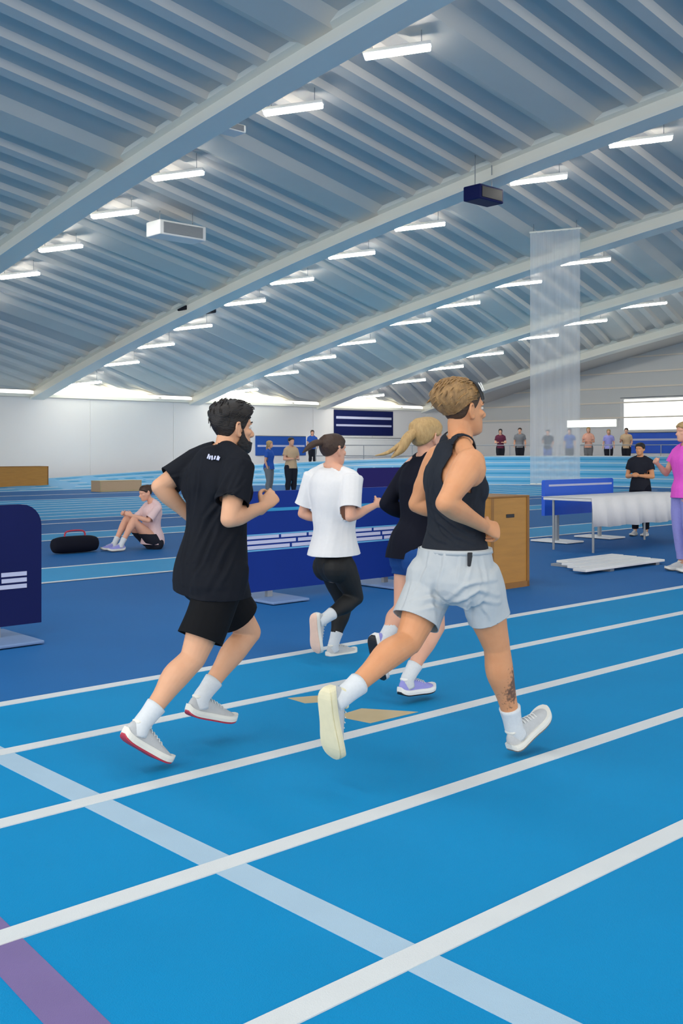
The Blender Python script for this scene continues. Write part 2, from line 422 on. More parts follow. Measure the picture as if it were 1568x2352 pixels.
def crease(V, T, segs):
    """press cloth folds into a garment: each a polyline on its surface with a width and a depth"""
    N = normals(V, T); D = np.zeros(len(V))
    for pts, w, dep in segs:
        Q = [pick(V, N, *p)[0] for p in pts]; n0 = pick(V, N, *pts[len(pts)//2])[1]
        best = np.full(len(V), 9.); tt = np.zeros(len(V)); sg = np.zeros(len(V)); k = len(Q)-1
        for i in range(k):
            a, b = Q[i], Q[i+1]; ab = b-a; l2 = ab@ab+1e-9; t = np.clip(((V-a)@ab)/l2, 0, 1); dv = V-(a+t[:, None]*ab); d = np.linalg.norm(dv, axis=1)
            m_ = d < best; best = np.where(m_, d, best); tt = np.where(m_, (i+t)/k, tt); sg = np.where(m_, dv@unit(np.cross(ab, n0)), sg)
        face = np.clip((N@n0)*2, 0, 1); env = np.sin(np.clip(tt, .04, .96)*math.pi)**.6
        x = sg/w; D += dep*env*face*(np.exp(-x*x)*1.0-.75*np.exp(-((x-1.6)**2)*.9))*(best < 5*w)
    return V+N*D[:, None]
SKIN = {}
def skin(name, rgb, red):
    m = mat(name, rgb, .5, .05, 18., .08, 300., sss=.12, rgb2=red, spec=.4); return m

HEADR = [(-.004, .060, .028, .012), (.004, .080, .012, .030), (.018, .089, -.008, .043), (.038, .090, -.030, .054), (.058, .090, -.046, .060), (.080, .088, -.068, .066),
         (.104, .086, -.086, .070), (.124, .083, -.097, .073), (.146, .091, -.104, .075), (.170, .088, -.107, .0755), (.194, .076, -.101, .071), (.214, .052, -.082, .059), (.228, .020, -.052, .038), (.234, -.004, -.026, .016)]
def head_surface(O, fr, rt, up, s, grow=0., seg=48, mult=4):
    """the skull and jaw as rings; returns world vertices, faces and local coordinates"""
    R_ = catmull(np.array(HEADR), mult); V = []; L = []
    for z, yf, yb, w in R_:
        c = (yf+yb)/2; hd = (yf-yb)/2
        for j in range(seg):
            th = 2*math.pi*j/seg; cs, sn = math.cos(th), math.sin(th)
            p = 2.3; k = (abs(cs)**p+abs(sn)**p)**(-1/p)
            x = w*sn*k; y = c+hd*cs*k
            if cs > 0: x *= 1-.10*cs
            L.append((x, y, z))
    L = np.array(L); k = len(R_); F = []
    for i in range(k-1):
        for j in range(seg):
            q = (j+1) % seg; a, b, c, d = i*seg+j, i*seg+q, (i+1)*seg+q, (i+1)*seg+j; F += [(a, b, c), (a, c, d)]
    L = np.vstack([L, [[0, .044, HEADR[0][0]-.002]], [[0, -.015, HEADR[-1][0]+.001]]])
    for j in range(seg):
        q = (j+1) % seg; F += [(len(L)-2, q, j), (len(L)-1, (k-1)*seg+j, (k-1)*seg+q)]
    B_ = np.array([npv(rt), npv(fr), npv(up)])
    return npv(O)+(L*s)@B_, np.array(F), L
def add_head(B, O, fr, rt, up, s, neck, male=True):
    fr, rt, up = unit(fr), unit(rt), unit(up); O = npv(O)
    def P(x, y, z): return O+s*(x*rt+y*fr+z*up)
    V, F, L = head_surface(O, fr, rt, up, s, seg=32, mult=3); B.add((V, [tuple(f) for f in F]))
    B.tube([P(0, .088, .122), P(0, .100, .106), P(0, .113, .088), P(0, .106, .080)], np.array([.008, .010, .014, .013])*s, np.array([.010, .011, .012, .009])*s, side=rt, m=3, seg=10)
    for sx in (-1, 1):
        B.ell(P(.012*sx, .096, .083), (rt, fr, up), (.009*s, .010*s, .008*s), 8, 6)
        B.tube([P(.010*sx, .090, .140), P(.032*sx, .086, .143), P(.055*sx, .068, .138)], np.array([.008, .0085, .006])*s, m=2, seg=8)
        B.ell(P(.045*sx, .058, .098), (rt, fr, up), (.022*s, .022*s, .018*s), 10, 8)
        # ear: rim, lobe and bowl
        e = [P(.070*sx, .006, .124), P(.081*sx, -.004, .143), P(.090*sx, -.022, .143), P(.092*sx, -.030, .118), P(.084*sx, -.021, .091), P(.076*sx, -.004, .080), P(.072*sx, .005, .090)]
        B.tube(e, np.array([.005, .006, .0065, .0065, .0065, .008, .006])*s, m=3, seg=8)
        B.ell(P(.075*sx, -.010, .112), (rt, fr, up), (.005*s, .014*s, .020*s), 10, 6)
    B.tube([P(-.022, .084, .060), P(0, .095, .062), P(.022, .084, .060)], np.array([.004, .007, .004])*s, m=3, seg=8)
    B.tube([P(-.020, .084, .050), P(0, .094, .051), P(.020, .084, .050)], np.array([.004, .0075, .004])*s, m=3, seg=8)
    B.ell(P(0, .082, .018), (rt, fr, up), (.020*s, .014*s, .014*s), 10, 6)
    nr = .060 if male else .048
    B.tube([npv(neck), npv(neck)*.45+P(0, -.030, .04)*.55, P(0, -.026, .065)], np.array([nr+.006, nr-.003, nr-.004])*s, side=rt, m=3, seg=16)
    return P
def add_hand(B, w, d, pn, th, s, curl=(45, 60, 40), spread=1.0):
    """palm, four unequal bent fingers and a thumb off the side of the palm"""
    d, pn = unit(d), unit(pn); pn = unit(pn-d*(pn@d)); th = unit(npv(th)-d*(npv(th)@d)-pn*(npv(th)@pn)); w = npv(w)
    B.tube([w-d*.02*s, w+d*.015*s, w+d*.050*s, w+d*.086*s], np.array([.027, .029, .038, .040])*s, np.array([.021, .019, .017, .013])*s, side=th, m=3, seg=14)
    for i, (ln, off) in enumerate(zip((.95, 1.06, 1.0, .80), (.030, .010, -.010, -.029))):
        p = w+d*(.086-.004*abs(i-1))*s+th*off*s*spread; ang = 0; pts = [p-d*.02*s, p]
        for q, L in enumerate((.044, .027, .022)):
            ang += math.radians(curl[q]+i*4); p = p+(d*math.cos(ang)+pn*math.sin(ang))*L*ln*s; pts.append(p)
        B.tube(pts, np.array([.0088, .0092, .0084, .0076, .0064])*s, m=3, seg=10)
    b = w+d*.022*s+th*.022*s+pn*.004*s
    e = b+unit(.60*d+.62*th+.35*pn)*.044*s; f2 = e+unit(.80*d+.05*th+.55*pn)*.032*s; g = f2+unit(.75*d-.25*th+.55*pn)*.026*s
    B.tube([b, e, f2, g], np.array([.015, .0115, .0100, .0078])*s, m=3, seg=10)

def torso_rings(j, s, f, male, grow=0.0):
    hc = (j['hipL']+j['hipR'])/2; sc = (j['shL']+j['shR'])/2; up = sc-hc; ul = np.linalg.norm(up); u = up/ul
    sh = unit(j['hipR']-j['hipL']); ssd = unit(j['shR']-j['shL']); f = npv(f)
    if male: tab = [(-.10, .10, .085, 0, 0), (-.02, .162, .118, -.012, 0), (.09, .158, .110, -.006, .1), (.42*ul, .138, .098, .004, .4), (.66*ul, .156, .114, .006, .75), (.84*ul, .172, .120, .006, .95), (ul-.01, .170, .100, -.004, 1), (ul+.035, .120, .074, -.008, 1), (ul+.062, .072, .062, -.006, 1)]
    else: tab = [(-.10, .10, .085, 0, 0), (-.02, .168, .118, -.014, 0), (.09, .152, .106, -.006, .1), (.40*ul, .122, .090, .004, .4), (.66*ul, .138, .104, .008, .75), (.84*ul, .150, .110, .010, .95), (ul-.01, .146, .088, -.002, 1), (ul+.030, .100, .064, -.006, 1), (ul+.052, .058, .052, -.006, 1)]
    P = []; ra = []; rb = []; S = []
    for h, a, b, fo, tw in tab:
        hh = h*s if abs(h) < .2 and h < ul*.3 else h
        P.append(hc+u*hh+f*fo*s); ra.append(a*s+grow); rb.append(b*s+grow); S.append(unit(sh*(1-tw)+ssd*tw))
    return P, ra, rb, S, u
def add_torso(B, j, s, f, male=True, grow=0.0, shoulders=True):
    P, ra, rb, S, u = torso_rings(j, s, f, male, grow); B.tube(P, ra, rb, side=np.array(S), m=4, seg=24, cap=.5)
    f = npv(f); sc = (j['shL']+j['shR'])/2; ssd = unit(j['shR']-j['shL'])
    sf = unit(np.cross(u, ssd)); sf = sf if sf@f > 0 else -sf
    for sx, k in ((-1, 'L'), (1, 'R')):
        B.ell(j['hip'+k]-f*.045*s-u*.035*s, (unit(np.cross(f, npv(UP))), f, npv(UP)), (.090*s+grow, .095*s+grow, .10*s+grow))       # glute
        B.ell(sc+ssd*sx*.075*s-u*.12*s+sf*.075*s, (ssd, sf, u), ((.075 if male else .062)*s+grow, .045*s+grow, .065*s+grow))
        B.ell(sc+ssd*sx*.085*s-u*.09*s-sf*.070*s, (ssd, sf, u), (.070*s+grow, .035*s+grow, .085*s+grow))  # shoulder blade
        if shoulders: B.tube([j['neck']+u*.035*s-sf*.008, (j['neck']*.5+j['sh'+k]*.5)+u*.030*s-sf*.01, j['sh'+k]+u*.020*s], np.array([.036, .040, .044])*s+grow, m=3, seg=12)
    return u, sf, ssd
def add_arm(B, sh, el, wr, s, grow=0., muscle=1.0, out=None):
    a = el-sh; b = wr-el
    B.tube([sh-a*.02, sh+a*.18, sh+a*.45, sh+a*.75, el], np.array([.060*muscle, .060*muscle, .053*muscle, .046, .041])*s+grow, m=4, seg=16)
    B.tube([el, el+b*.10, el+b*.30, el+b*.62, wr], np.array([.041, .044, .046, .036, .028])*s+grow, m=4, seg=16)
def add_leg(B, hip, kn, an, s, f, back, grow=0., male=True):
    a = kn-hip; b = an-kn; back = npv(back)
    B.tube([hip, hip+a*.2, hip+a*.5, hip+a*.8, kn], np.array([.094, .098, .088, .070, .060])*s+grow, m=4, seg=18)
    B.tube([kn, kn+b*.12+back*.006*s, kn+b*.32+back*.016*s, kn+b*.60+back*.006*s, an], np.array([.058, .060, .062, .045, .034])*s+grow, m=4, seg=18)
    B.ell(kn-back*.022*s, (unit(a), unit(np.cross(a, back)), back), (.045*s+grow, .036*s+grow, .034*s+grow), 12, 8)

# shoes: built along x (heel 0 .. toe .295), y across, z up, then placed on the foot
def shoe(parent, an, xd, zd, s, upper, sole, out, lace, sock_m, shin, name='shoe', mirror=1):
    xd = unit(xd); zd = unit(npv(zd)-xd*(npv(zd)@xd)); yd = np.cross(zd, xd)*mirror; an = npv(an)
    o0 = an-xd*.062*s-zd*.098*s
    def place(L): return o0+(np.asarray(L)*s)@np.array([xd, yd, zd])
    xs = np.array([0, .012, .04, .08, .12, .16, .20, .24, .268, .285, .295])
    wo = np.array([.012, .026, .034, .035, .036, .040, .046, .047, .040, .026, .006])    # outer half-width
    ht = np.array([.060, .092, .104, .104, .098, .086, .072, .062, .054, .046, .036])
    sp = np.array([.022, .010, .002, 0, 0, 0, 0, .003, .010, .017, .022])               # toe spring
    V = []; seg = 18; F = []
    A = catmull(np.stack([xs, wo, ht, sp], 1), 2)
    for x, w, h, z0 in A:
        for q in range(seg):
            th = 2*math.pi*q/seg; c, sn = math.cos(th), math.sin(th); pw = 2.6 if sn < 0 else 2.0
            k = (abs(c)**pw+abs(sn)**pw)**(-1/pw); zc = .022+z0*.6; hh = (h-zc) if sn > 0 else zc-.016-z0
            V.append((x, w*c*k*(.94 if sn > 0 else 1), zc+hh*sn*k))
    R_ = len(A)
    for i in range(R_-1):
        for q in range(seg): F.append((i*seg+q, i*seg+(q+1) % seg, (i+1)*seg+(q+1) % seg, (i+1)*seg+q))
    F += [tuple(range(seg))[::-1], tuple(range((R_-1)*seg, R_*seg))]
    so = me_obj(name, place(V), F, upper, parent, True)
    def slab(nm, z_lo, z_hi, grow, m, par):
        V = []; F = []; k = len(A)
        for x, w, h, z0 in A:
            xx = .1475+(x-.1475)*(1+grow*5); w2 = w+grow*1.2
            V += [(xx, -w2, z0+z_lo), (xx, -w2*1.03, z0+(z_lo+z_hi)/2), (xx, -w2*.97, z0+z_hi), (xx, w2*.97, z0+z_hi), (xx, w2*1.03, z0+(z_lo+z_hi)/2), (xx, w2, z0+z_lo)]
        for i in range(k-1):
            for q in range(6): F.append((i*6+q, i*6+(q+1) % 6, (i+1)*6+(q+1) % 6, (i+1)*6+q))
        F += [tuple(range(6))[::-1], tuple(range(6*k-6, 6*k))]
        return me_obj(nm, place(V), F, m, par, False)
    slab('midsole', .008, .036, .005, sole, so); slab('outsole', 0, .009, .003, out, so)
    mb = MB()
    for k in range(5):
        x = .118+k*.020; z = np.interp(x, xs, ht)+.002
        V, F = tube([place([(x, -.022, z-.010)])[0], place([(x+.004, 0, z+.002)])[0], place([(x, .022, z-.010)])[0]], [.0028*s]*3, m=3, seg=6); mb.add(V, F)
    mb.build('laces', lace, so, True)
    V, F = tube(place([(.03, 0, .098), (.055, 0, .108), (.10, 0, .106)]), np.array([.030, .034, .024])*s, np.array([.012, .013, .012])*s, side=yd, m=3, seg=12); me_obj('collar', V, F, sole, so, True)
    # sock
    if sock_m is not None:
        k = npv(shin); top = an+(k-an)/np.linalg.norm(k-an)*.105*s
        V, F = tube([an-zd*.05*s+xd*.01*s, an-zd*.005*s, an*.55+top*.45, top], np.array([.041, .042, .043, .049])*s, m=4, seg=18, cap=0)
        Vn = np.asarray(V); me_obj('sock', Vn, F, sock_m, parent, True)
    return so

def hair_cap(name, O, fr, rt, up, s, m, parent, line, thick, seed=3, amp=.004, k=160., below=None, seg=72, mult=6, aniso=(1, 1, 1), soft=.012, base=0.):
    """hair as a thick shell on the skull; line(y) = hairline height, thick(L) = depth of the hair"""
    V, T, L = head_surface(O, unit(fr), unit(rt), unit(up), s, seg=seg, mult=mult)
    f = L[:, 2]-np.array([line(y) for y in L[:, 1]])
    if below is not None: f = np.minimum(f, below(L))
    N = normals(V, T)
    if ((V-V.mean(0))*N).sum() < 0: N = -N; T = T[:, ::-1]
    A, T2 = clip(np.hstack([V, N, L, f[:, None]]), T, f)
    P, N, L2, d = A[:, :3], A[:, 3:6], A[:, 6:9], A[:, 9]
    th = thick(L2)*np.clip(d/soft, .10, 1)+base
    Q = P+N*((th*s)+wob(L2*np.array(aniso), amp, k, seed)*np.clip(th/.012, .1, 1.0))[:, None]
    o = me_obj(name, Q, T2, m, parent, True)
    sd = o.modifiers.new('solid', 'SOLIDIFY'); sd.thickness = .006; sd.offset = -1
    return o, Q, T2, L2
def interp(xs, ys): return lambda v: float(np.interp(v, xs, ys))

class Fig:
    """a frame standing at O (ground point under the hips), facing f; b to the figure's right"""
    def __init__(s, O, f=(FX, FY)):
        s.O = Vector((O[0], O[1], 0)); s.F = Vector((f[0], f[1], 0)).normalized(); s.R = Vector((s.F.y, -s.F.x, 0))
    def at(s, a, b, z): return npv(s.O+s.F*a+s.R*b+UP*z)
    def J(s, px, py, b):
        k = (px-784)/FPX; a = (k*(s.O.y+b*s.R.y)-s.O.x-b*s.R.x)/(s.F.x-k*s.F.y)
        p = s.O+s.F*a+s.R*b; return np.array((p.x, p.y, HC-(py-HY)/FPX*p.y))
    def d(s, a, b, z): return unit(s.F*a+s.R*b+UP*z)
def chk(nm, j):
    l = lambda a, b: round(float(np.linalg.norm(j[a]-j[b])), 2)
    print('FIG', nm, 'uarm', l('shL', 'elL'), l('shR', 'elR'), 'farm', l('elL', 'wrL'), l('elR', 'wrR'), 'thigh', l('hipL', 'knL'), l('hipR', 'knR'), 'shank', l('knL', 'anL'), l('knR', 'anR'), 'torso', round(float(np.linalg.norm((j['hipL']+j['hipR'])/2-(j['shL']+j['shR'])/2)), 2), 'sh', l('shL', 'shR'))

# ------------------------------------------------------------------ the runner in the black tank top
SKA = skin('tanned_skin', (208, 142, 98), (222, 160, 116)); SKB = skin('light_skin', (214, 158, 122), (226, 174, 140))
M.update(tank=mat('charcoal_tank_knit', (38, 42, 50), .85, .08, 60., .15, 500.), shorts=mat('pale_grey_shorts', (184, 189, 192), .7, .03, 40., .12, 400.),
 blacktee=mat('black_tee_knit', (20, 23, 31), .85, .08, 60., .15, 500.), blackshort=mat('black_short_fabric', (10, 11, 15), .8, .08, 60., .12, 500.),
 hairA=mat('light_brown_hair', (66, 44, 24), .55, .1, 22., .5, 60., stretch=(2.5, 2.5, 1), rgb2=(196, 152, 96)), hairAd=mat('dark_brown_hair', (52, 36, 24), .6, .1, 60., .4, 200., rgb2=(84, 58, 36)),
 hairB=mat('black_brown_hair', (16, 13, 12), .5, .1, 40., .5, 70., stretch=(1, 1, 5), rgb2=(40, 31, 26)),
 shoew=mat('white_shoe_mesh', (190, 192, 194), .7, .05, 60., .3, 300.), sole=mat('white_shoe_foam', (226, 224, 216), .6, .03, 30.), creamsole=mat('cream_shoe_foam', (222, 214, 180), .6, .04, 30.),
 greyrub=mat('grey_shoe_rubber', (120, 118, 114), .7, .1, 60.), redrub=mat('red_shoe_rubber', (180, 48, 70), .6, .08, 60.), sock=mat('white_sock_knit', (216, 220, 224), .9, .04, 80., .3, 400.),
 eyew=mat('eye_white', (225, 220, 214), .3, .01, 20.), iris=mat('eye_iris', (60, 44, 32), .3, .05, 90.))
def add_eyes(par, P, rt, fr, up, s, hair_m):
    for sx in (-1, 1):
        V, F = ellipsoid(P(.032*sx, .0755, .122), (rt, fr, up), (.013*s, .011*s, .008*s), 12, 8); e = me_obj('eye', V, F, M['eyew'], par, True)
        V, F = ellipsoid(P(.033*sx, .0835, .122), (rt, fr, up), (.0055*s, .0042*s, .0055*s), 10, 6); me_obj('iris', V, F, M['iris'], e, True)
        V, F = tube([P(.012*sx, .097, .143), P(.034*sx, .092, .149), P(.056*sx, .070, .143)], np.array([.0035, .004, .002])*s, m=3, seg=6); me_obj('eyebrow', V, F, hair_m, par, True)

A = Fig((.504, 4.683)); j = {}
j['hipL'] = A.at(.0, -.095, .87); j['hipR'] = A.at(.03, .095, .87)
j['knL'] = A.J(938, 1474, -.10); j['anL'] = A.J(785, 1602, -.09)
j['knR'] = A.J(1140, 1484, .11); j['anR'] = A.J(1180, 1672, .10)
j['shR'] = A.J(1078, 1066, .185); j['shL'] = A.J(1008, 1056, -.19)
j['elR'] = A.J(1022, 1156, .27); j['wrR'] = A.J(1110, 1208, .20)
j['elL'] = A.J(957, 1158, -.29); j['wrL'] = A.J(1040, 1180, -.15)
j['neck'] = A.J(1060, 1018, 0)
chk('A', j)
root = empty('person', Vector((A.O.x, A.O.y, 0)))
tag(root, 'runner in black sleeveless top and pale grey shorts, right arm bent, striding on the track', 'person', 'runners on the track')
B = Blob(); u, sf, ssd = add_torso(B, j, 1.0, A.F, True)
mus = 1.12
for k in 'LR':
    add_arm(B, j['sh'+k], j['el'+k], j['wr'+k], 1.0, muscle=mus)
    out = ssd*(1 if k == 'R' else -1)
    B.ell(j['sh'+k]+out*.012-u*.02, (ssd, sf, u), (.066, .068, .080))
    a = j['el'+k]-j['sh'+k]; ax = unit(a); bk = unit(np.cross(ax, np.cross(ax, npv(j['wr'+k]-j['el'+k]))))
    B.ell(j['sh'+k]+a*.52+bk*.018, (bk, unit(np.cross(ax, bk)), ax), (.040, .044, .095)); B.ell(j['sh'+k]+a*.55-bk*.020, (bk, unit(np.cross(ax, bk)), ax), (.038, .040, .085))
    add_leg(B, j['hip'+k], j['kn'+k], j['an'+k], 1.02, A.F, -npv(A.F) if k == 'R' else unit(A.d(-.3, 0, 1)))
hfr, hup = A.d(1, .24, .08), A.d(-.08, 0, 1); hrt = unit(np.cross(hfr, hup)); hup = np.cross(hrt, hfr)
ear = A.J(1083, 946, .075); HO = ear-hrt*.078-hup*.108+hfr*.012; HS = .985
P = add_head(B, HO, hfr, hrt, hup, HS, j['neck']-npv(UP)*.02)
add_hand(B, j['wrR'], unit(j['wrR']-j['elR'])*.45+A.d(1, .25, -.25)*.6, A.d(-.1, -1, -.35), A.d(.35, -.25, .9), 1.06, (42, 52, 34))
add_hand(B, j['wrL'], unit(j['wrL']-j['elL'])*.8+A.d(1, .2, .1)*.5, A.d(0, 1, -.2), A.d(.2, .1, .95), 1.0, (50, 60, 40))
V, T = B.fuse(.0046, 5)
# skin with a dark ink sleeve on the right calf (print on the skin itself)
ska = SKA.copy(); ska.name = 'tanned_skin_with_calf_tattoo'; nt = ska.node_tree; pb = nt.nodes['Principled BSDF']
src = pb.inputs['Base Color'].links[0].from_socket
geo = nt.nodes.new('ShaderNodeNewGeometry'); tp = j['knR']*.58+j['anR']*.42+npv(A.R)*.035+npv(A.F)*.012
vs = nt.nodes.new('ShaderNodeVectorMath'); vs.operation = 'SUBTRACT'; vs.inputs[1].default_value = tuple(tp); tcx = nt.nodes.new('ShaderNodeTexCoord')
nt.links.new(tcx.outputs['Object'], vs.inputs[0])
vm = nt.nodes.new('ShaderNodeVectorMath'); vm.operation = 'MULTIPLY'; vm.inputs[1].default_value = (1/.048, 1/.048, 1/.092); nt.links.new(vs.outputs[0], vm.inputs[0])
vl = nt.nodes.new('ShaderNodeVectorMath'); vl.operation = 'LENGTH'; nt.links.new(vm.outputs[0], vl.inputs[0])
nz = nt.nodes.new('ShaderNodeTexNoise'); nz.inputs['Scale'].default_value = 70; nz.inputs['Detail'].default_value = 3; nt.links.new(tcx.outputs['Object'], nz.inputs['Vector'])
ma = nt.nodes.new('ShaderNodeMath'); ma.operation = 'MULTIPLY_ADD'; ma.inputs[1].default_value = 2.6; nt.links.new(nz.outputs['Fac'], ma.inputs[0]); nt.links.new(vl.outputs['Value'], ma.inputs[2])
mr = nt.nodes.new('ShaderNodeMapRange'); mr.inputs[1].default_value = 2.5; mr.inputs[2].default_value = 2.0; mr.inputs[3].default_value = 0; mr.inputs[4].default_value = .78; nt.links.new(ma.outputs[0], mr.inputs[0])
mx = nt.nodes.new('ShaderNodeMix'); mx.data_type = 'RGBA'; mx.inputs[7].default_value = (.035, .03, .03, 1); nt.links.new(mr.outputs[0], mx.inputs[0]); nt.links.new(src, mx.inputs[6]); nt.links.new(mx.outputs[2], pb.inputs['Base Color'])
body = me_obj('body', V, T, ska, root, True)
add_eyes(root, P, hrt, hfr, hup, HS, M['hairAd'])
# hair: thick swept-back top over short dark sides, thin headband
hair_cap('hair_sides', HO, hfr, hrt, hup, HS, M['hairAd'], root, interp([-.11, -.07, -.035, -.012, .012, .03, .05, .095], [.062, .066, .092, .150, .120, .140, .168, .196]), lambda L: .004+.002*(L[:, 2] > .12), 5, .001, 300)
hs, HQ, HT_, HL = hair_cap('hair', HO, hfr, hrt, hup, HS, M['hairA'], root, interp([-.11, -.08, -.05, -.01, .03, .06, .1], [.100, .106, .130, .158, .172, .180, .186]),
  lambda L: np.clip(.016+.026*np.clip((-L[:, 1]-.02)/.08, 0, 1)+.006*np.clip((L[:, 2]-.18)/.05, 0, 1)-.012*np.clip((L[:, 1]-.02)/.06, 0, 1), .004, .06), 11, .0045, 70., aniso=(2.4, .8, .8), soft=.075, base=.006)
def lock(p0, p1, p2, r, m, par): V, F = tube([p0, p1, p2], [r, r*.8, r*.15], m=4, seg=6); return V, F
mb = MB(); rs = np.random.RandomState(4)
for q in range(170):
    y = rs.uniform(-.10, .05); x = rs.uniform(-.055, .055); z0 = rs.uniform(.16, .235)
    i = np.argmin(((HL-np.array([x, y, z0]))**2).sum(1)); p = HQ[i]; nrm = unit(p-(P(0, -.015, .13)))
    dr = unit(-hfr*.9-hup*(.15+max(0, -y*7))+hrt*rs.normal(0, .25)); 
    V, F = tube([p-nrm*.006-dr*.018, p+nrm*.003, p+dr*.026+nrm*.000], [.0030, .0036, .0006], m=3, seg=5); mb.add(V, F)
tag(mb.build('hair_locks', M['hairA'], root, True), kind='stuff')
bc = np.array([0., .012, .20]); bn = unit(np.array([0, .97, .22]))
V2, T2, L2 = head_surface(HO, hfr, hrt, hup, HS*1.0, seg=72, mult=6); f = .008-np.abs((L2-bc)@bn-.012); f = np.minimum(f, L2[:, 2]-.160)
N2 = normals(V2, T2); N2 = N2 if ((V2-V2.mean(0))*N2).sum() > 0 else -N2
A2, T3 = clip(np.hstack([V2+N2*.026, L2]), T2, f); hb = cloth('headband', A2[:, :3], T3, M['black'], root, .004)
mb = MB()
for dx_ in (0, .009):
    L_ = [(.045+dx_*.4, .040+dx_, .222), (.058+dx_*.3, .040+dx_, .205), (.068, .042+dx_, .185)]
    V, F = tube([P(*q)+hrt*.026+hup*.016 for q in L_], [.0022]*3, m=3, seg=6); mb.add(V, F)
mb.build('white_stripe', M['white'], hb, True)
# tank top
G = Blob(); add_torso(G, j, 1.0, A.F, True, grow=.013, shoulders=True); V, T = G.fuse(.006, 4)
hc = (j['hipL']+j['hipR'])/2; sc = (j['shL']+j['shR'])/2
x = (V-sc)@ssd; z = (V-sc)@u; yb = (V-sc)@sf
fr_ = (V-hc)@npv(u)-.085+.03*np.abs((V-hc)@npv(A.R))
armw = np.where(yb > .02, np.interp(z, [-.30, -.13, -.09, -.02, .03, .09], [.60, .50, .19, .140, .122, .112]), np.interp(z, [-.30, -.19, -.13, -.07, -.02, .03, .09], [.60, .40, .170, .140, .128, .122, .112]))
fa = armw-np.abs(x)
fn = .075-((z-.035)+np.where(yb > 0, .55, .12)*yb+.0)+np.abs(x)*.55-.03
f = np.minimum(np.minimum(fr_, fa), fn)
A2, T2 = clip(V, T, f)
tank = cloth('tank_top', A2, T2, M['tank'], root, .005, .0030, 30., 5, (1, 1, .55), folds=[
 (((985, 1165), (1000, 1200), (1040, 1230), (1080, 1240)), .009, .009), (((985, 1185), (1010, 1222), (1050, 1246)), .009, .008), (((1000, 1180), (1035, 1208), (1080, 1225)), .008, .008), (((975, 1215), (1000, 1238), (1030, 1250)), .009, .006), (((1050, 1200), (1085, 1215), (1108, 1215)), .008, .007), (((980, 1120), (985, 1150), (995, 1185)), .009, .007), (((1000, 1060), (990, 1100), (985, 1140)), .010, .005), (((1095, 1150), (1085, 1180), (1075, 1200)), .009, .007)])
# shorts
def make_shorts(j, f, s, waist, hemL, hemR, flare, m, root, seed, drop=0.0, wr=.006, thin=(0, 0), folds=None):
    G = Blob(); Pq, ra, rb, S, uu = torso_rings(j, s, f, True, .022)
    G.tube(Pq[:4], ra[:4], rb[:4], side=np.array(S[:4]), m=4, seg=24, cap=.4)
    fv = npv(f)
    for k in 'LR':
        h, kn = j['hip'+k], j['kn'+k]; a = kn-h; o = unit(j['hipR']-j['hipL'])*(1 if k == 'R' else -1); tn = thin[0 if k == 'L' else 1]
        G.ell(h-fv*.045*s-uu*.03*s, (o, fv, uu), (.108*s, .114*s, .118*s))
        G.ell(h*.75+j['hip'+('L' if k == 'R' else 'R')]*.25-fv*.055*s-uu*.03*s, (o, fv, uu), (.09*s, .105*s, .11*s))
        G.tube([h+o*.004, h+a*.25+o*.006, h+a*.5+o*.006, h+a*.95], np.array([.108, .112, .104+flare, .102+flare*1.6])*s-tn*np.array([.2, .6, 1, 1]), np.array([.110, .114, .108+flare, .106+flare*1.6])*s-tn*np.array([.2, .6, 1, 1]), side=o, m=4, seg=20, cap=.3)
    V, T = G.fuse(.0062, 8)
    def seg_d(p, a, b):
        ab = b-a; t = np.clip(((p-a)@ab)/(ab@ab), 0, 1); return np.linalg.norm(p-(a+t[:, None]*ab), axis=1), ((p-a)@ab)/np.sqrt(ab@ab)
    dL, lL = seg_d(V, j['hipL'], j['knL']); dR, lR = seg_d(V, j['hipR'], j['knR'])
    hemv = np.where(dL < dR, hemL-lL, hemR-lR); hc_ = (j['hipL']+j['hipR'])/2
    fw = waist-(V-hc_)@uu
    A2, T2 = clip(V, T, np.minimum(hemv, fw))
    o = cloth('shorts', A2, T2, m, root, .004, wr, 26., seed, (1, 1, .7), folds)
    # waistband
    ring = Pq[2]; wp = hc_+uu*(waist-.004)
    return o, uu, hc_
so, uu, hc = make_shorts(j, A.F, 1.0, .108, .255, .218, .008, M['shorts'], root, 21, wr=.005, thin=(.002, .014), folds=[
 (((985, 1258), (975, 1300), (955, 1345)), .010, .007), (((1015, 1262), (1012, 1300), (1000, 1340)), .009, .005), (((1050, 1268), (1052, 1300), (1048, 1330)), .008, .005), (((1092, 1270), (1088, 1300), (1080, 1335)), .009, .006), (((1112, 1275), (1120, 1310), (1122, 1350)), .009, .006),
 (((1035, 1375), (1062, 1352), (1095, 1340), (1130, 1335)), .010, .009), (((1040, 1388), (1068, 1378), (1100, 1362), (1135, 1365)), .011, .010), (((1050, 1405), (1078, 1402), (1110, 1385), (1140, 1388)), .010, .008), (((1062, 1425), (1075, 1400), (1072, 1372)), .010, .010), (((1028, 1385), (1000, 1372), (965, 1372)), .010, .008), (((1022, 1405), (1000, 1392), (960, 1395)), .009, .006), (((1005, 1415), (990, 1360), (985, 1330)), .012, .007), (((940, 1330), (930, 1370), (918, 1405)), .010, .006), (((1110, 1400), (1122, 1420), (1128, 1432)), .008, .006)])
V, F = tube([hc+uu*.092, hc+uu*.112], [.184, .181], [.136, .133], side=npv(A.R), m=1, seg=40, cap=0); me_obj('waistband', V, F, M['shorts'], so, True)
tb = hc+uu*.075+npv(A.R)*.150-npv(A.F)*.075; MB().box(tb, A.F*.016, UP*.030, A.R*.006, .003).build('dark_tab', M['black'], so)
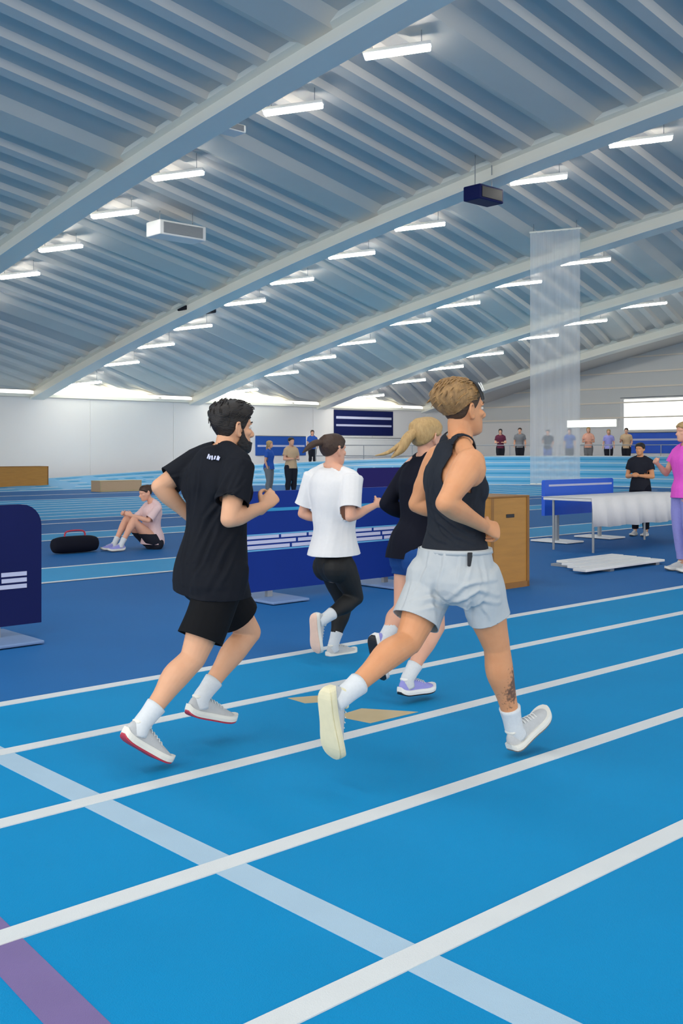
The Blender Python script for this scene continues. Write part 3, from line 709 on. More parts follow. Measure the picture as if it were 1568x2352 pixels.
# bracelet
d = unit(j['wrR']-j['elR']); ring = [j['wrR']-d*.012+.031*(math.cos(q)*npv(UP)+math.sin(q)*unit(np.cross(d, npv(UP)))) for q in np.linspace(0, 2*math.pi, 17)]
V, F = tube(ring, [.0022]*17, m=2, seg=6); me_obj('bracelet', V, F, M['white'], root, True)
shoe(root, j['anR'], A.d(.87, 0, .42), A.d(-.42, 0, .87), 1.02, M['shoew'], M['sole'], M['greyrub'], M['white'], M['sock'], j['knR'])
shoe(root, j['anL'], A.d(.16, 0, -1), A.d(1, 0, .16), 1.02, M['shoew'], M['creamsole'], M['creamsole'], M['white'], M['sock'], j['knL'])

# ------------------------------------------------------------------ the bearded runner in black
A = Fig((-.607, 4.93)); j = {}
j['hipL'] = A.at(.035, -.092, .83); j['hipR'] = A.at(-.01, .092, .83)
j['knR'] = A.J(443, 1512, .09); j['anR'] = A.J(325, 1664, .08)
j['knL'] = A.J(572, 1452, -.10); j['anL'] = A.J(462, 1602, -.09)
j['shR'] = A.J(549, 1072, .175); j['shL'] = A.J(446, 1066, -.18)
j['elR'] = A.J(526, 1192, .25); j['wrR'] = A.J(602, 1166, .20)
j['elL'] = A.J(366, 1118, -.24); j['wrL'] = A.J(440, 1190, -.20)
j['neck'] = A.J(515, 1046, 0)
chk('B', j)
root = empty('person', Vector((A.O.x, A.O.y, 0)))
tag(root, 'bearded dark-haired runner in black t-shirt and black shorts on the track', 'person', 'runners on the track')
B = Blob(); u, sf, ssd = add_torso(B, j, .97, A.F, True)
for k in 'LR':
    add_arm(B, j['sh'+k], j['el'+k], j['wr'+k], .98)
    B.ell(j['sh'+k]-u*.02, (ssd, sf, u), (.060, .060, .072))
add_leg(B, j['hipR'], j['knR'], j['anR'], .99, A.F, unit(A.d(-1, 0, .55))); add_leg(B, j['hipL'], j['knL'], j['anL'], .99, A.F, unit(A.d(-.8, 0, -.2)))
hfr, hup = A.d(1, .12, .0), A.d(0, 0, 1); hrt = unit(np.cross(hfr, hup)); hup = np.cross(hrt, hfr)
ear = A.J(547, 987, .075); HS = .98; HO = ear-hrt*.077-hup*.108+hfr*.012
P = add_head(B, HO, hfr, hrt, hup, HS, j['neck']-npv(UP)*.02)
add_hand(B, j['wrR'], A.d(.75, .05, .62), A.d(.35, -1, -.3), A.d(-.45, -.1, 1), 1.0, (50, 62, 40))
add_hand(B, j['wrL'], unit(j['wrL']-j['elL']), A.d(0, 1, -.2), A.d(.2, .1, .95), .98, (50, 60, 40))
V, T = B.fuse(.0046, 5)
body = me_obj('body', V, T, SKB, root, True)
add_eyes(root, P, hrt, hfr, hup, HS, M['hairB'])
_, HQ, HT_, HL = hair_cap('hair', HO, hfr, hrt, hup, HS, M['hairB'], root, interp([-.11, -.08, -.05, -.030, -.012, .010, .028, .045, .060, .1], [.052, .056, .074, .098, .136, .116, .112, .140, .168, .184]),
  lambda L: .003+.007*np.clip((L[:, 2]-.10)/.06, 0, 1)+.017*np.clip((L[:, 2]-.165)/.04, 0, 1)+.006*np.clip(L[:, 1]/.06, 0, 1)*(L[:, 2] > .17), 8, .0035, 80., aniso=(2.2, 1, .8))
mb = MB(); rs = np.random.RandomState(9)
for q in range(150):
    y = rs.uniform(-.10, .085); x = rs.uniform(-.06, .06); z0 = rs.uniform(.15, .235)
    i = np.argmin(((HL-np.array([x, y, z0]))**2).sum(1)); p = HQ[i]; nrm = unit(p-(P(0, -.01, .13)))
    dr = unit(-hfr*(.6 if y > -.03 else .2)-hup*(.25+max(0, -y*8))+hrt*rs.normal(0, .3))
    V, F = tube([p-nrm*.005-dr*.014, p+nrm*.002, p+dr*.022-nrm*.001], [.0026, .0032, .0006], m=3, seg=5); mb.add(V, F)
tag(mb.build('hair_locks', M['hairB'], root, True), kind='stuff')
# beard along jaw, chin and upper lip
V2, T2, L2 = head_surface(HO, hfr, hrt, hup, HS, seg=72, mult=6)
yj = L2[:, 1]; zj = L2[:, 2]
f = np.minimum(np.interp(yj, [-.03, .0, .012, .03, .05, .075, .1], [.05, .055, .118, .078, .058, .050, .048])-zj, yj+.004-.15*np.maximum(0, .05-zj))
f = np.where((zj > .046) & (zj < .064) & (np.abs(L2[:, 0]) < .024) & (yj > .06), -.01, f)
N2 = normals(V2, T2); N2 = N2 if ((V2-V2.mean(0))*N2).sum() > 0 else -N2
A2, T3 = clip(np.hstack([V2+N2*(.0045+wob(L2, .0012, 300, 3))[:, None], L2]), T2, f); cloth('beard', A2[:, :3], T3, M['hairB'], root, .006)
# t-shirt
G = Blob(); Pq, ra, rb, S, uu = torso_rings(j, .97, A.F, True, .020)
ra = np.array(ra); rb = np.array(rb); ra[:4] += np.array([.085, .026, .022, .018]); rb[:4] += np.array([.075, .036, .034, .022])
Pq[1] = Pq[1]-npv(A.F)*.012; Pq[2] = Pq[2]-npv(A.F)*.006
Pq[0] = Pq[0]+uu*(-.06)
G.tube(Pq, ra, rb, side=np.array(S), m=4, seg=28, cap=.4); hc = (j['hipL']+j['hipR'])/2; sc = (j['shL']+j['shR'])/2
slv = []
for sx, k in ((-1, 'L'), (1, 'R')):
    G.ell(sc+ssd*sx*.085-uu*.09-sf*.070, (ssd, sf, uu), (.085, .050, .10)); G.ell(sc+ssd*sx*.075-uu*.12+sf*.075, (ssd, sf, uu), (.09, .06, .08))
    G.tube([j['neck']+uu*.03-sf*.008, (j['neck']*.5+j['sh'+k]*.5)+uu*.032-sf*.01, j['sh'+k]+uu*.016], [.046, .054, .062], m=3, seg=14)
    G.ell(j['hip'+k]-npv(A.F)*.035-npv(UP)*.03, (npv(A.R), npv(A.F), npv(UP)), (.130, .142, .15)); G.tube([j['hip'+k]+npv(UP)*.02, j['hip'+k]*.75+j['kn'+k]*.25], [.125, .132], m=2)
    a = j['el'+k]-j['sh'+k]; L_ = np.linalg.norm(a); slv.append((j['sh'+k], a/L_, L_))
    G.tube([j['sh'+k]-a*.05, j['sh'+k]+a*.25, j['sh'+k]+a*.6, j['sh'+k]+a*1.02], [.074, .076, .076, .080], m=4, seg=18, cap=.2)
V, T = G.fuse(.0062, 7)
z = (V-sc)@uu; yb = (V-sc)@sf; x = (V-sc)@ssd
f = (V-hc)@uu+.080+.02*np.sin(6*((V-hc)@npv(A.R)))
nax = unit(P(0, -.02, .06)-j['neck']); nv_ = V-j['neck']; nd = np.linalg.norm(nv_-(nv_@nax)[:, None]*nax, axis=1)
f = np.minimum(f, np.maximum(nd-.074, .004-(z-.03)-.35*yb))
for (p0, ax, L_), sx in zip(slv, (-1, 1)):
    q = (V-p0)@ax; rr = np.linalg.norm((V-p0)-q[:, None]*ax, axis=1); isarm = (rr < .10) & (q > L_*.35) & ((x*sx) > .135)
    f = np.where(isarm, np.minimum(f, L_*.70-q), f)
A2, T2 = clip(V, T, f)
tee = cloth('t_shirt', A2, T2, M['blacktee'], root, .005, .0045, 21., 31, (1, 1, .6), folds=[
 (((548, 1075), (520, 1130), (490, 1190), (455, 1260)), .013, .012), (((560, 1085), (535, 1130), (510, 1165)), .010, .010), (((530, 1070), (500, 1120), (465, 1190), (435, 1260)), .013, .010), (((505, 1180), (490, 1230), (465, 1290), (440, 1330)), .013, .012), (((545, 1225), (520, 1265), (490, 1310)), .012, .010), (((550, 1255), (530, 1300), (505, 1340)), .012, .009), (((430, 1075), (428, 1130), (425, 1190)), .010, .009), (((455, 1065), (452, 1110), (445, 1160)), .011, .008), (((430, 1200), (420, 1260), (412, 1320)), .011, .009), (((410, 1090), (400, 1100), (392, 1105)), .008, .006), (((560, 1110), (545, 1130), (530, 1150)), .008, .007)])
# pale print below the collar and reflective seams
N = normals(A2, T2)
def on_shirt(px, py):
    o = np.array((0, 0, HC)); dr = unit(((px-784)/FPX, 1, (HY-py)/FPX)); w_ = A2-o; s_ = w_@dr; dd = np.linalg.norm(w_-s_[:, None]*dr, axis=1); c_ = np.where(dd < .012)[0]
    i = c_[np.argmin(s_[c_])] if len(c_) else int(np.argmin(dd)); return A2[i], N[i]
mb = MB()
for q in range(6):
    p, n_ = on_shirt(477+q*5.2, 1041+q*.9); p2, _ = on_shirt(473.5+q*5.2, 1053+q*.6)
    ax = unit(p2-p); sd = unit(np.cross(n_, ax)); mb.box((p+p2)/2+n_*.0075, sd*.0036, ax*(.0115-.002*(q % 2)), n_*.0015)
mb.build('collar_print', M['print'], tee)
make_shorts(j, A.F, .98, .09, .30, .30, .004, M['blackshort'], root, 41, wr=.004)
shoe(root, j['anR'], A.d(.82, 0, -.57), A.d(.57, 0, .82), .98, M['shoew'], M['sole'], M['redrub'], M['white'], M['sock'], j['knR'])
shoe(root, j['anL'], A.d(.95, 0, -.30), A.d(.30, 0, .95), .98, M['shoew'], M['sole'], M['redrub'], M['white'], M['sock'], j['knL'])

# ------------------------------------------------------------------ other people
M.update(footblue=mat('pale_blue_base_plate', (112, 140, 182), .6, .05, 5.), whitetee=mat('white_tee_knit', (232, 230, 230), .85, .02, 50., .12, 400.), leggings=mat('black_leggings', (8, 8, 10), .7, .08, 60.),
 hairC=mat('dark_brown_tied_hair', (44, 28, 20), .55, .1, 30., .4, 60., rgb2=(70, 46, 30)), hairD=mat('blond_hair', (150, 116, 70), .55, .1, 30., .4, 60., stretch=(3, 3, 1), rgb2=(206, 172, 118)),
 navytop=mat('navy_long_sleeve', (14, 16, 30), .85, .06, 60.), blueshort=mat('blue_sport_shorts', (26, 70, 134), .8, .06, 60.), peachsole=mat('peach_shoe_foam', (232, 196, 176), .6, .05, 40.),
 pink=mat('bright_pink_top', (232, 92, 205), .8, .05, 40.), greyfab=mat('grey_fabric', (120, 122, 128), .85, .06, 40.), beige=mat('beige_fabric', (200, 172, 140), .85, .06, 40.),
 rose=mat('pale_rose_top', (226, 196, 196), .85, .05, 40.), peach=mat('peach_top', (226, 170, 150), .85, .06, 40.), darkfab=mat('dark_fabric', (34, 36, 46), .85, .06, 40.), bluefab=mat('blue_fabric', (44, 90, 178), .85, .06, 40.), whitefab=mat('white_fabric', (222, 222, 220), .85, .04, 40.), maroon=mat('maroon_fabric', (92, 40, 62), .85, .06, 40.), lavender=mat('lavender_fabric', (150, 150, 215), .85, .06, 40.))
SKC = skin('fair_skin', (218, 160, 132), (230, 176, 150))
def figure(name, label, A, j, s, hd, top, top_m, sleeve, bottom, bot_m, hem, hair_m, hairf, feet, voxel=.009, group=None, female=True, skin_m=None, hem_z=-.04, shoe_m=None, sock_m=None, hands=True, sole_m=None, out_m=None, loose=.018):
    """a clothed figure: body, top with sleeves to a share of the arm, bottoms to a share of the leg, hair, shoes"""
    root = empty('person', Vector((A.O.x, A.O.y, 0))); tag(root, label, 'person', group); sk = skin_m or SKC
    B = Blob(); u, sf, ssd = add_torso(B, j, s, A.F, not female)
    hfr, hup = unit(hd[1]), unit(hd[2]); hrt = unit(np.cross(hfr, hup)); hup = np.cross(hrt, hfr); HO = npv(hd[0])
    am = .86 if female else 1.0
    for k in 'LR':
        add_arm(B, j['sh'+k], j['el'+k], j['wr'+k], s*am); B.ell(j['sh'+k]-u*.015, (ssd, sf, u), (.052*s*am, .054*s*am, .064*s*am))
        bk = unit(np.cross(j['kn'+k]-j['hip'+k], npv(A.R))); bk = bk if bk@npv(A.F) < 0 else -bk
        add_leg(B, j['hip'+k], j['kn'+k], j['an'+k], s*(.95 if female else 1), A.F, bk)
        if hands:
            d = unit(j['wr'+k]-j['el'+k]); sx = 1 if k == 'R' else -1
            add_hand(B, j['wr'+k], d, npv(A.R)*-sx+npv(A.F)*.1, npv(A.F)*.5+npv(UP)*.8, s*.95, (40, 50, 34))
    P = add_head(B, HO, hfr, hrt, hup, s*.98, j['neck']-npv(UP)*.015, not female)
    V, T = B.fuse(voxel, 4); me_obj('body', V, T, sk, root, True)
    hc = (j['hipL']+j['hipR'])/2; sc = (j['shL']+j['shR'])/2
    # bottoms first, then the top over them
    G = Blob(); Pq, ra, rb, S, uu = torso_rings(j, s, A.F, not female, .009)
    G.tube(Pq[:4], ra[:4], rb[:4], side=np.array(S[:4]), m=4, seg=20, cap=.4)
    gl = .006 if bottom == 'leggings' else .014; lens = {}
    for k in 'LR':
        G.ell(j['hip'+k]-npv(A.F)*.045*s-uu*.035*s, (npv(A.R), npv(A.F), npv(UP)), (.09*s+gl, .095*s+gl, .10*s+gl))
        bk = unit(np.cross(j['kn'+k]-j['hip'+k], npv(A.R))); bk = bk if bk@npv(A.F) < 0 else -bk
        add_leg(G, j['hip'+k], j['kn'+k], j['an'+k], s*(.95 if female else 1), A.F, bk, grow=gl if bottom != 'trousers' else .022)
    V, T = G.fuse(voxel, 4)
    def sg(p, a, b):
        ab = b-a; l = np.sqrt(ab@ab); t = (p-a)@ab/l; tc = np.clip(t, 0, l); return np.linalg.norm(p-(a+tc[:, None]*(ab/l)), axis=1), t/l
    f = .12*s-(V-hc)@uu; dm = []
    for k in 'LR':
        d1, t1 = sg(V, j['hip'+k], j['kn'+k]); d2, t2 = sg(V, j['kn'+k], j['an'+k]); dm.append((d1, t1, d2, t2))
    left = np.minimum(dm[0][0], dm[0][2]) < np.minimum(dm[1][0], dm[1][2])
    d1, t1, d2, t2 = [np.where(left, dm[0][i], dm[1][i]) for i in range(4)]
    leg = np.where(d1 <= d2, np.clip(t1, -9, 1), 1+np.clip(t2, 0, 9)); f = np.minimum(f, (hem-leg)*.4)
    A2, T2 = clip(V, T, f); cloth(bottom, A2, T2, bot_m, root, .003, .002 if bottom == 'leggings' else .004, 30., 3)
    G = Blob(); ra = np.array(ra)+loose; rb = np.array(rb)+loose+.006; ra[0] += .07*s; rb[0] += .06*s
    Pq = list(Pq); Pq[0] = Pq[0]-uu*.05
    rb[1] += .03*s; rb[2] += .025*s
    G.tube(Pq, ra, rb, side=np.array(S), m=4, seg=22, cap=.4)
    for sx, k in ((-1, 'L'), (1, 'R')):
        G.ell(sc+ssd*sx*.08*s-uu*.09*s-sf*.068*s, (ssd, sf, uu), (.08*s, .046*s, .095*s)); G.ell(sc+ssd*sx*.07*s-uu*.12*s+sf*.075*s, (ssd, sf, uu), (.085*s, .06*s, .08*s))
        G.tube([j['neck']+uu*.025*s-sf*.008, (j['neck']*.5+j['sh'+k]*.5)+uu*.030*s-sf*.01, j['sh'+k]+uu*.012*s], np.array([.042, .050, .058])*s*am+.004, m=3, seg=12)
        a = j['el'+k]-j['sh'+k]; g2 = loose*.7
        if sleeve <= 1: G.tube([j['sh'+k]-a*.05, j['sh'+k]+a*.3, j['sh'+k]+a*1.02], np.array([.062, .060, .058])*s*am+g2, m=4, seg=14, cap=.2)
        else: add_arm(G, j['sh'+k], j['el'+k], j['wr'+k], s*am, grow=g2*.6)
    V, T = G.fuse(voxel, 5); z = (V-sc)@uu; yb = (V-sc)@sf; x = (V-sc)@ssd
    f = (V-hc)@uu-hem_z; armlike = np.zeros(len(V), bool)
    nax = unit(P(0, -.02, .06)-j['neck']); nv_ = V-j['neck']; nd = np.linalg.norm(nv_-(nv_@nax)[:, None]*nax, axis=1); nk = np.maximum(nd-(.064 if female else .074)*s, -.008-(z-.02*s)-.22*yb)
    for sx, k in ((-1, 'L'), (1, 'R')):
        d1, t1 = sg(V, j['sh'+k], j['el'+k]); d2, t2 = sg(V, j['el'+k], j['wr'+k])
        arm = ((d1 < .085*s) & (t1 > .3) | (d2 < .06*s)) & ((x*sx > .12*s) | (d1 < .05*s+g2))
        par = np.where(d1 <= d2, np.clip(t1, -9, 1), 1+np.clip(t2, 0, 9)); f = np.where(arm, (sleeve-par)*.3, f)
    f = np.minimum(f, nk)
    A2, T2 = clip(V, T, f); cloth(top, A2, T2, top_m, root, .004, .006, 22., 13)
    hairf(root, HO, hfr, hrt, hup, s*.98, P, hair_m)
    for k in 'LR':
        if feet.get(k) is not None: shoe(root, j['an'+k], feet[k][0], feet[k][1], s*.96, shoe_m or M['shoew'], sole_m or M['sole'], out_m or M['greyrub'], M['white'], sock_m, j['kn'+k])
    return root
def hair_tied(tail=None, bun=None, thick=.010):
    def f(root, O, fr, rt, up, s, P, m):
        o, *_ = hair_cap('hair', O, fr, rt, up, s, m, root, interp([-.11, -.07, -.04, -.01, .02, .05, .1], [.060, .066, .100, .128, .126, .158, .182]), lambda L: thick+.004*np.sin(L[:, 1]*60), 6, .002, 120., seg=40, mult=3)
        if tail is not None:
            for i, t_ in enumerate(tail):
                V, F = tube([P(*q) for q in t_[0]], np.array(t_[1])*s, m=4, seg=10); me_obj('ponytail', V, F, m, root, True)
        if bun is not None:
            V, F = ellipsoid(P(*bun), (rt, fr, up), (.034*s, .036*s, .034*s)); me_obj('hair_bun', V, F, m, root, True)
    return f
def hair_short(thick=.014):
    def f(root, O, fr, rt, up, s, P, m): hair_cap('hair', O, fr, rt, up, s, m, root, interp([-.11, -.07, -.04, -.01, .02, .05, .1], [.056, .062, .095, .125, .120, .158, .182]), lambda L: thick+0*L[:, 0], 6, .002, 120., seg=36, mult=3)
    return f
def hair_long(root, O, fr, rt, up, s, P, m):
    hair_cap('hair', O, fr, rt, up, s, m, root, interp([-.11, -.05, .0, .03, .05, .1], [.02, .02, .03, .06, .15, .184]), lambda L: .016+0*L[:, 0], 6, .002, 120., seg=36, mult=3)
    V, F = tube([P(0, -.075, .10), P(0, -.09, .02), P(0, -.085, -.08), P(0, -.08, -.14)], np.array([.07, .075, .07, .045])*s, np.array([.03, .03, .028, .018])*s, side=rt, m=3, seg=12); me_obj('long_hair', V, F, m, root, True)

# woman in white t-shirt, black leggings, one foot kicked back
st = gpix(775, 1512); A = Fig((st.x+.06*FX-.02, st.y+.06*FY)); j = {}
j['hipL'] = A.at(0, -.085, .80); j['hipR'] = A.at(.02, .085, .80)
A0 = A
j['hipL'] = A.J(758, 1290, -.085); j['hipR'] = A.J(782, 1294, .085)
j['knR'] = A.J(815, 1372, .08); j['anR'] = A.J(741, 1424, .09)
j['knL'] = A.J(792, 1388, -.08); j['anL'] = A.J(765, 1482, -.07)
j['shL'] = A.J(722, 1098, -.165); j['shR'] = A.J(808, 1102, .165)
j['elL'] = A.J(694, 1180, -.24); j['wrL'] = A.J(748, 1196, -.14)
j['elR'] = A.J(803, 1188, .23); j['wrR'] = A.J(862, 1160, .14)
j['neck'] = A.J(762, 1078, 0); chk('C', j)
hO = A.J(766, 1070, 0)
figure('C', 'runner in loose white t-shirt and black leggings, one foot kicked up behind', A, j, .93, (hO, A.d(1, 0, 0), A.d(0, 0, 1)), 't_shirt', M['whitetee'], .78, 'leggings', M['leggings'], 1.72, M['hairC'],
 hair_tied(tail=[([(0, -.10, .17), (-.03, -.15, .17), (-.05, -.20, .14), (-.06, -.25, .10)], [.020, .026, .022, .006])]), {'R': (A.d(.10, 0, -1), A.d(1, 0, .1)), 'L': (A.d(1, 0, 0), A.d(0, 0, 1))},
 voxel=.007, group='runners on the track', shoe_m=M['shoew'], sock_m=M['sock'], sole_m=M['sole'], out_m=M['peachsole'], hem_z=.060, loose=.040)

# blond woman mostly behind the runner in the tank top
A = Fig((.47, 5.93)); j = {}
st = gpix(950, 1603); A = Fig((st.x, st.y)); j = {}
j['hipL'] = A.J(945, 1268, -.085); j['hipR'] = A.J(975, 1272, .085)
j['knL'] = A.J(925, 1400, -.09); j['anL'] = A.J(880, 1470, -.08)
j['knR'] = A.J(1000, 1440, .09); j['anR'] = A.J(935, 1560, .08)
j['shL'] = A.J(940, 1080, -.165); j['shR'] = A.J(1010, 1080, .165)
j['elL'] = A.J(886, 1158, -.22); j['wrL'] = A.J(950, 1190, -.16)
j['elR'] = A.J(1000, 1178, .21); j['wrR'] = A.J(1050, 1160, .12)
j['neck'] = A.J(978, 1058, 0); chk('D', j)
hO = A.J(981, 1050, 0)
figure('D', 'blond runner with long ponytail and black long-sleeved top behind the tank-top runner', A, j, .96, (hO, A.d(1, 0, 0), A.d(0, 0, 1)), 'long_sleeve_top', M['navytop'], 1.9, 'shorts', M['blueshort'], .42, M['hairD'],
 hair_tied(tail=[([(0, -.09, .16), (-.02, -.15, .12), (-.04, -.19, .05), (-.07, -.24, .0)], [.024, .034, .028, .006]), ([(0, -.10, .15), (-.04, -.18, .09), (-.08, -.26, .03), (-.12, -.33, .01)], [.010, .014, .012, .003])], thick=.016),
 {'L': (A.d(.3, 0, -1), A.d(1, 0, .3)), 'R': (A.d(1, 0, -.05), A.d(.05, 0, 1))}, voxel=.007, group='runners on the track', shoe_m=M['lavender'], sole_m=M['white'], out_m=M['black'], sock_m=M['sock'])

# ------------------------------------------------------------------ boards, boxes and gear
def board(label, n, t0, t1, z0, z1, m, rad, marks, foot_m, cat='board', name='advertising_board', group=None):
    """upright banner board along the track with rounded top corners, feet, and print on the camera side"""
    e = empty(name, H(n, (t0+t1)/2, 0)); tag(e, label, cat, group)
    pts = [(t0, z0), (t1, z0)]
    for cx, sg, a0 in ((t1-rad, 1, 0), (t0+rad, -1, 90)):
        for q in range(7):
            a = math.radians(a0+q*15); pts.append((cx+rad*math.cos(a), z1-rad+rad*math.sin(a)))
    MB().prism([H(n-.03, t, z) for t, z in pts], NV*.06).build('panel', m, e)
    for mk in marks:
        nm, mm, quads = mk; mb = MB()
        for q in quads: mb.prism([H(n-.034, t, z) for t, z in q], NV*.004)
        mb.build(nm, mm, e)
    for tt in (t0+.35, t1-.35):
        MB().box(H(n, tt, .02), NV*.34, TV*.22, UP*.012, .008).build('foot', foot_m, e)
        MB().box(H(n, tt, (z0+.04)/2+.02), NV*.02, TV*.03, UP*((z0)/2+.03)).build('strut', M['steel'], e)
    return e
def bars(t0, t1, z0, z1):
    """pale print too blurred to read: three thin broken stripes"""
    out = []; h = (z1-z0)/5
    for r in range(3):
        rs = random.Random(r+5); t = t0
        while t < t1-.05:
            L_ = min(rs.uniform(.25, .7), t1-t); z = z0+r*2*h; out.append([(t, z), (t+L_, z), (t+L_, z+h*1.35), (t, z+h*1.35)]); t += L_+.03
    return out
tR = 3.70
board('navy board with rounded top corner and pale lettering beside the track', 7.41, tR-2.6, tR, .11, 1.01, M['navy'], .16,
 [('lettering', M['print'], bars(tR-2.5, tR-.12, .385, .50)), ('emblem', M['print'], [[(tR-1.05, .76), (tR-.98, .76), (tR-.90, .58), (tR-.96, .58)], [(tR-.96, .58), (tR-.90, .58), (tR-.80, .76), (tR-.86, .76)]])], M['footblue'], group='boards along the track')
board('royal blue board with pale lettering strip behind the black-shirted runner', 7.75, 5.85, 8.1, .09, 1.03, M['blueboard'], .05,
 [('lettering', M['print'], bars(5.9, 8.05, .49, .61)), ('pale_stripe', M['bank'], [[(5.86, .47), (8.08, .47), (8.08, .485), (5.86, .485)], [(5.86, .615), (8.08, .615), (8.08, .63), (5.86, .63)]]), ('top_stripe', M['runway'], [[(5.87, .84), (8.08, .84), (8.08, .87), (5.87, .87)]])], M['footblue'], group='boards along the track')
q = pix(905, 1100, 23.0); nq, tq = q.dot(NV), q.dot(TV)
board('purple board far behind the blond runner', nq, tq-1.1, tq+1.1, .1, 1.03, M['purple'], .05, [('pale_stripe', M['print'], [[(tq-.9, .35), (tq+.9, .35), (tq+.9, .42), (tq-.9, .42)]])], M['greyfab'])
q = pix(1335, 1138, 16.5); nq, tq = q.dot(NV), q.dot(TV)
board('bright blue board standing behind the white table on the infield', nq, tq-1.0, tq+.85, .42, .96, M['brightblue'], .04, [('edge_print', M['maroon'], [[(tq+.3, .46), (tq+.82, .46), (tq+.82, .60), (tq+.3, .60)]]), ('pale_stripe', M['print'], [[(tq-.9, .86), (tq+.8, .86), (tq+.8, .89), (tq-.9, .89)]])], M['white'])

def crate(label, c, wn, wt, h, m, me, name='wooden_box', cat='box', lid=True, handle=True):
    e = empty(name, c); tag(e, label, cat); n, t = c.dot(NV), c.dot(TV)
    th = .018
    MB().box(H(n-wn/2+th/2, t, h/2), NV*th/2, TV*wt/2, UP*h/2, .004).build('side_panel', m, e)
    MB().box(H(n+wn/2-th/2, t, h/2), NV*th/2, TV*wt/2, UP*h/2, .004).build('side_panel', m, e)
    for sx in (-1, 1): MB().box(H(n, t+sx*(wt/2-th/2), h/2), NV*(wn/2-th), TV*th/2, UP*h/2, .004).build('end_panel', m, e)
    MB().box(H(n, t, h+th/2), NV*(wn/2+.006), TV*(wt/2+.006), UP*th/2, .004).build('lid', me, e)
    for sx in (-1, 1): MB().box(H(n-wn/2-.004, t+sx*(wt/2-.02), h/2), NV*.005, TV*.02, UP*h/2).build('corner_trim', me, e)
    MB().box(H(n-wn/2-.004, t, .03), NV*.005, TV*wt/2, UP*.03).build('base_rail', me, e)
    if handle: MB().box(H(n-wn/2-.002, t, h*.80), NV*.004, TV*.065, UP*.018, .01).build('hand_hole', M['black'], e)
    return e
c = gpix(1172, 1352); crate('tall plywood box standing just beyond the tank-top runner', c+NV*.28, .55, .62, .93, M['wood'], M['woodedge'])
c = gpix(40, 1124); crate('brown wooden storage box near the left wall', c+NV*.4, .8, 2.4, .80, M['wood'], M['woodedge'], name='storage_box', handle=False)
c = gpix(278, 1129); crate('small tan box on the far infield behind the black-shirted runner', c+NV*.3, .6, 1.6, .36, M['beige'], M['ochre'], name='storage_box', handle=False)

# narrow post smeared by camera motion, shaped as a wide see-through sheet
ca, cb = pix(1217, 1033, 29.5), pix(1332, 1033, 29.5); e = empty('smeared_post', Vector(((ca.x+cb.x)/2, 29.5, 0))); tag(e, 'tall white post blurred into a wide translucent sheet', 'post')
V = []; F = []; kk = 24
zt = [roof(Vector((ca.x+(cb.x-ca.x)*i/kk, 29.5, 0)).dot(NV))-.25 for i in range(kk+1)]
for i in range(kk+1):
    x = ca.x+(cb.x-ca.x)*i/kk; y = 29.5+.02*math.sin(i*1.6)
    V += [(x, y, .46), (x, y, zt[i])]
for i in range(kk): F.append((2*i, 2*i+2, 2*i+3, 2*i+1))
o = me_obj('smear_sheet', V, F, MATS['translucent_post_smear'], e, True)
MB().bar((ca.x-.02, 29.5, zt[0]+.02), (cb.x+.02, 29.5, zt[-1]+.02), .03).build('top_rail', M['rafter'], e)
MB().bar((ca.x, 29.5, .45), (cb.x, 29.5, .45), .02).build('bottom_bar', M['rafter'], e)
for x, z in ((ca.x+.1, zt[0]), (cb.x-.1, zt[-1])): MB().bar((x, 29.5, z+.02), (x, 29.5, z+.32), .008, 6).build('hanger', M['steel'], e)

# table with white cloth on the right, gear around it
q = gpix(1480, 1258); tn, tt = q.dot(NV)+.4, q.dot(TV)
e = empty('folding_table', H(tn, tt, 0)); tag(e, 'long table with white top on the infield at the right edge', 'table')
MB().box(H(tn, tt, .73), NV*.40, TV*1.35, UP*.02, .01).build('tabletop', M['white'], e)
for sn in (-1, 1):
    for st_ in (-1, 1): MB().bar(H(tn+sn*.33, tt+st_*1.2, 0), H(tn+sn*.33, tt+st_*1.2, .71), .018).build('leg', M['steel'], e)
cl = empty('tablecloth', H(tn, tt, .75)); tag(cl, 'white cloth hanging over the front of the long table', 'tablecloth')
V = []; F = []; kk = 40
for i in range(kk+1):
    x = -1.37+2.74*i/kk; w = .018*math.sin(i*1.1)+.01*math.sin(i*2.7)
    V += [H(tn+.41, tt+x, .757), H(tn-.42, tt+x, .757), H(tn-.44+w, tt+x, .60), H(tn-.45+w*1.6, tt+x, .36+.01*math.sin(i*.7))]
for i in range(kk):
    for r in range(3): F.append((i*4+r, i*4+r+1, i*4+5+r, i*4+4+r))
o = me_obj('cloth', V, F, M['whitetee'], cl, True); sd = o.modifiers.new('s', 'SOLIDIFY'); sd.thickness = .004
# low white hurdle base pieces lying on the floor in front of the table
q = gpix(1425, 1306); n_, t_ = q.dot(NV), q.dot(TV)
e = empty('low_platform', H(n_, t_, 0)); tag(e, 'low white slatted platform lying on the infield before the table', 'platform')
for k in range(4): MB().box(H(n_+k*.22, t_+k*.12, .045), NV*.09, TV*(.85-k*.08), UP*.015, .006).build('slat', M['white'], e)
for sx in (-.5, .5): MB().box(H(n_+.33, t_+.18+sx, .015), NV*.42, TV*.04, UP*.015).build('runner_bar', M['steel'], e)
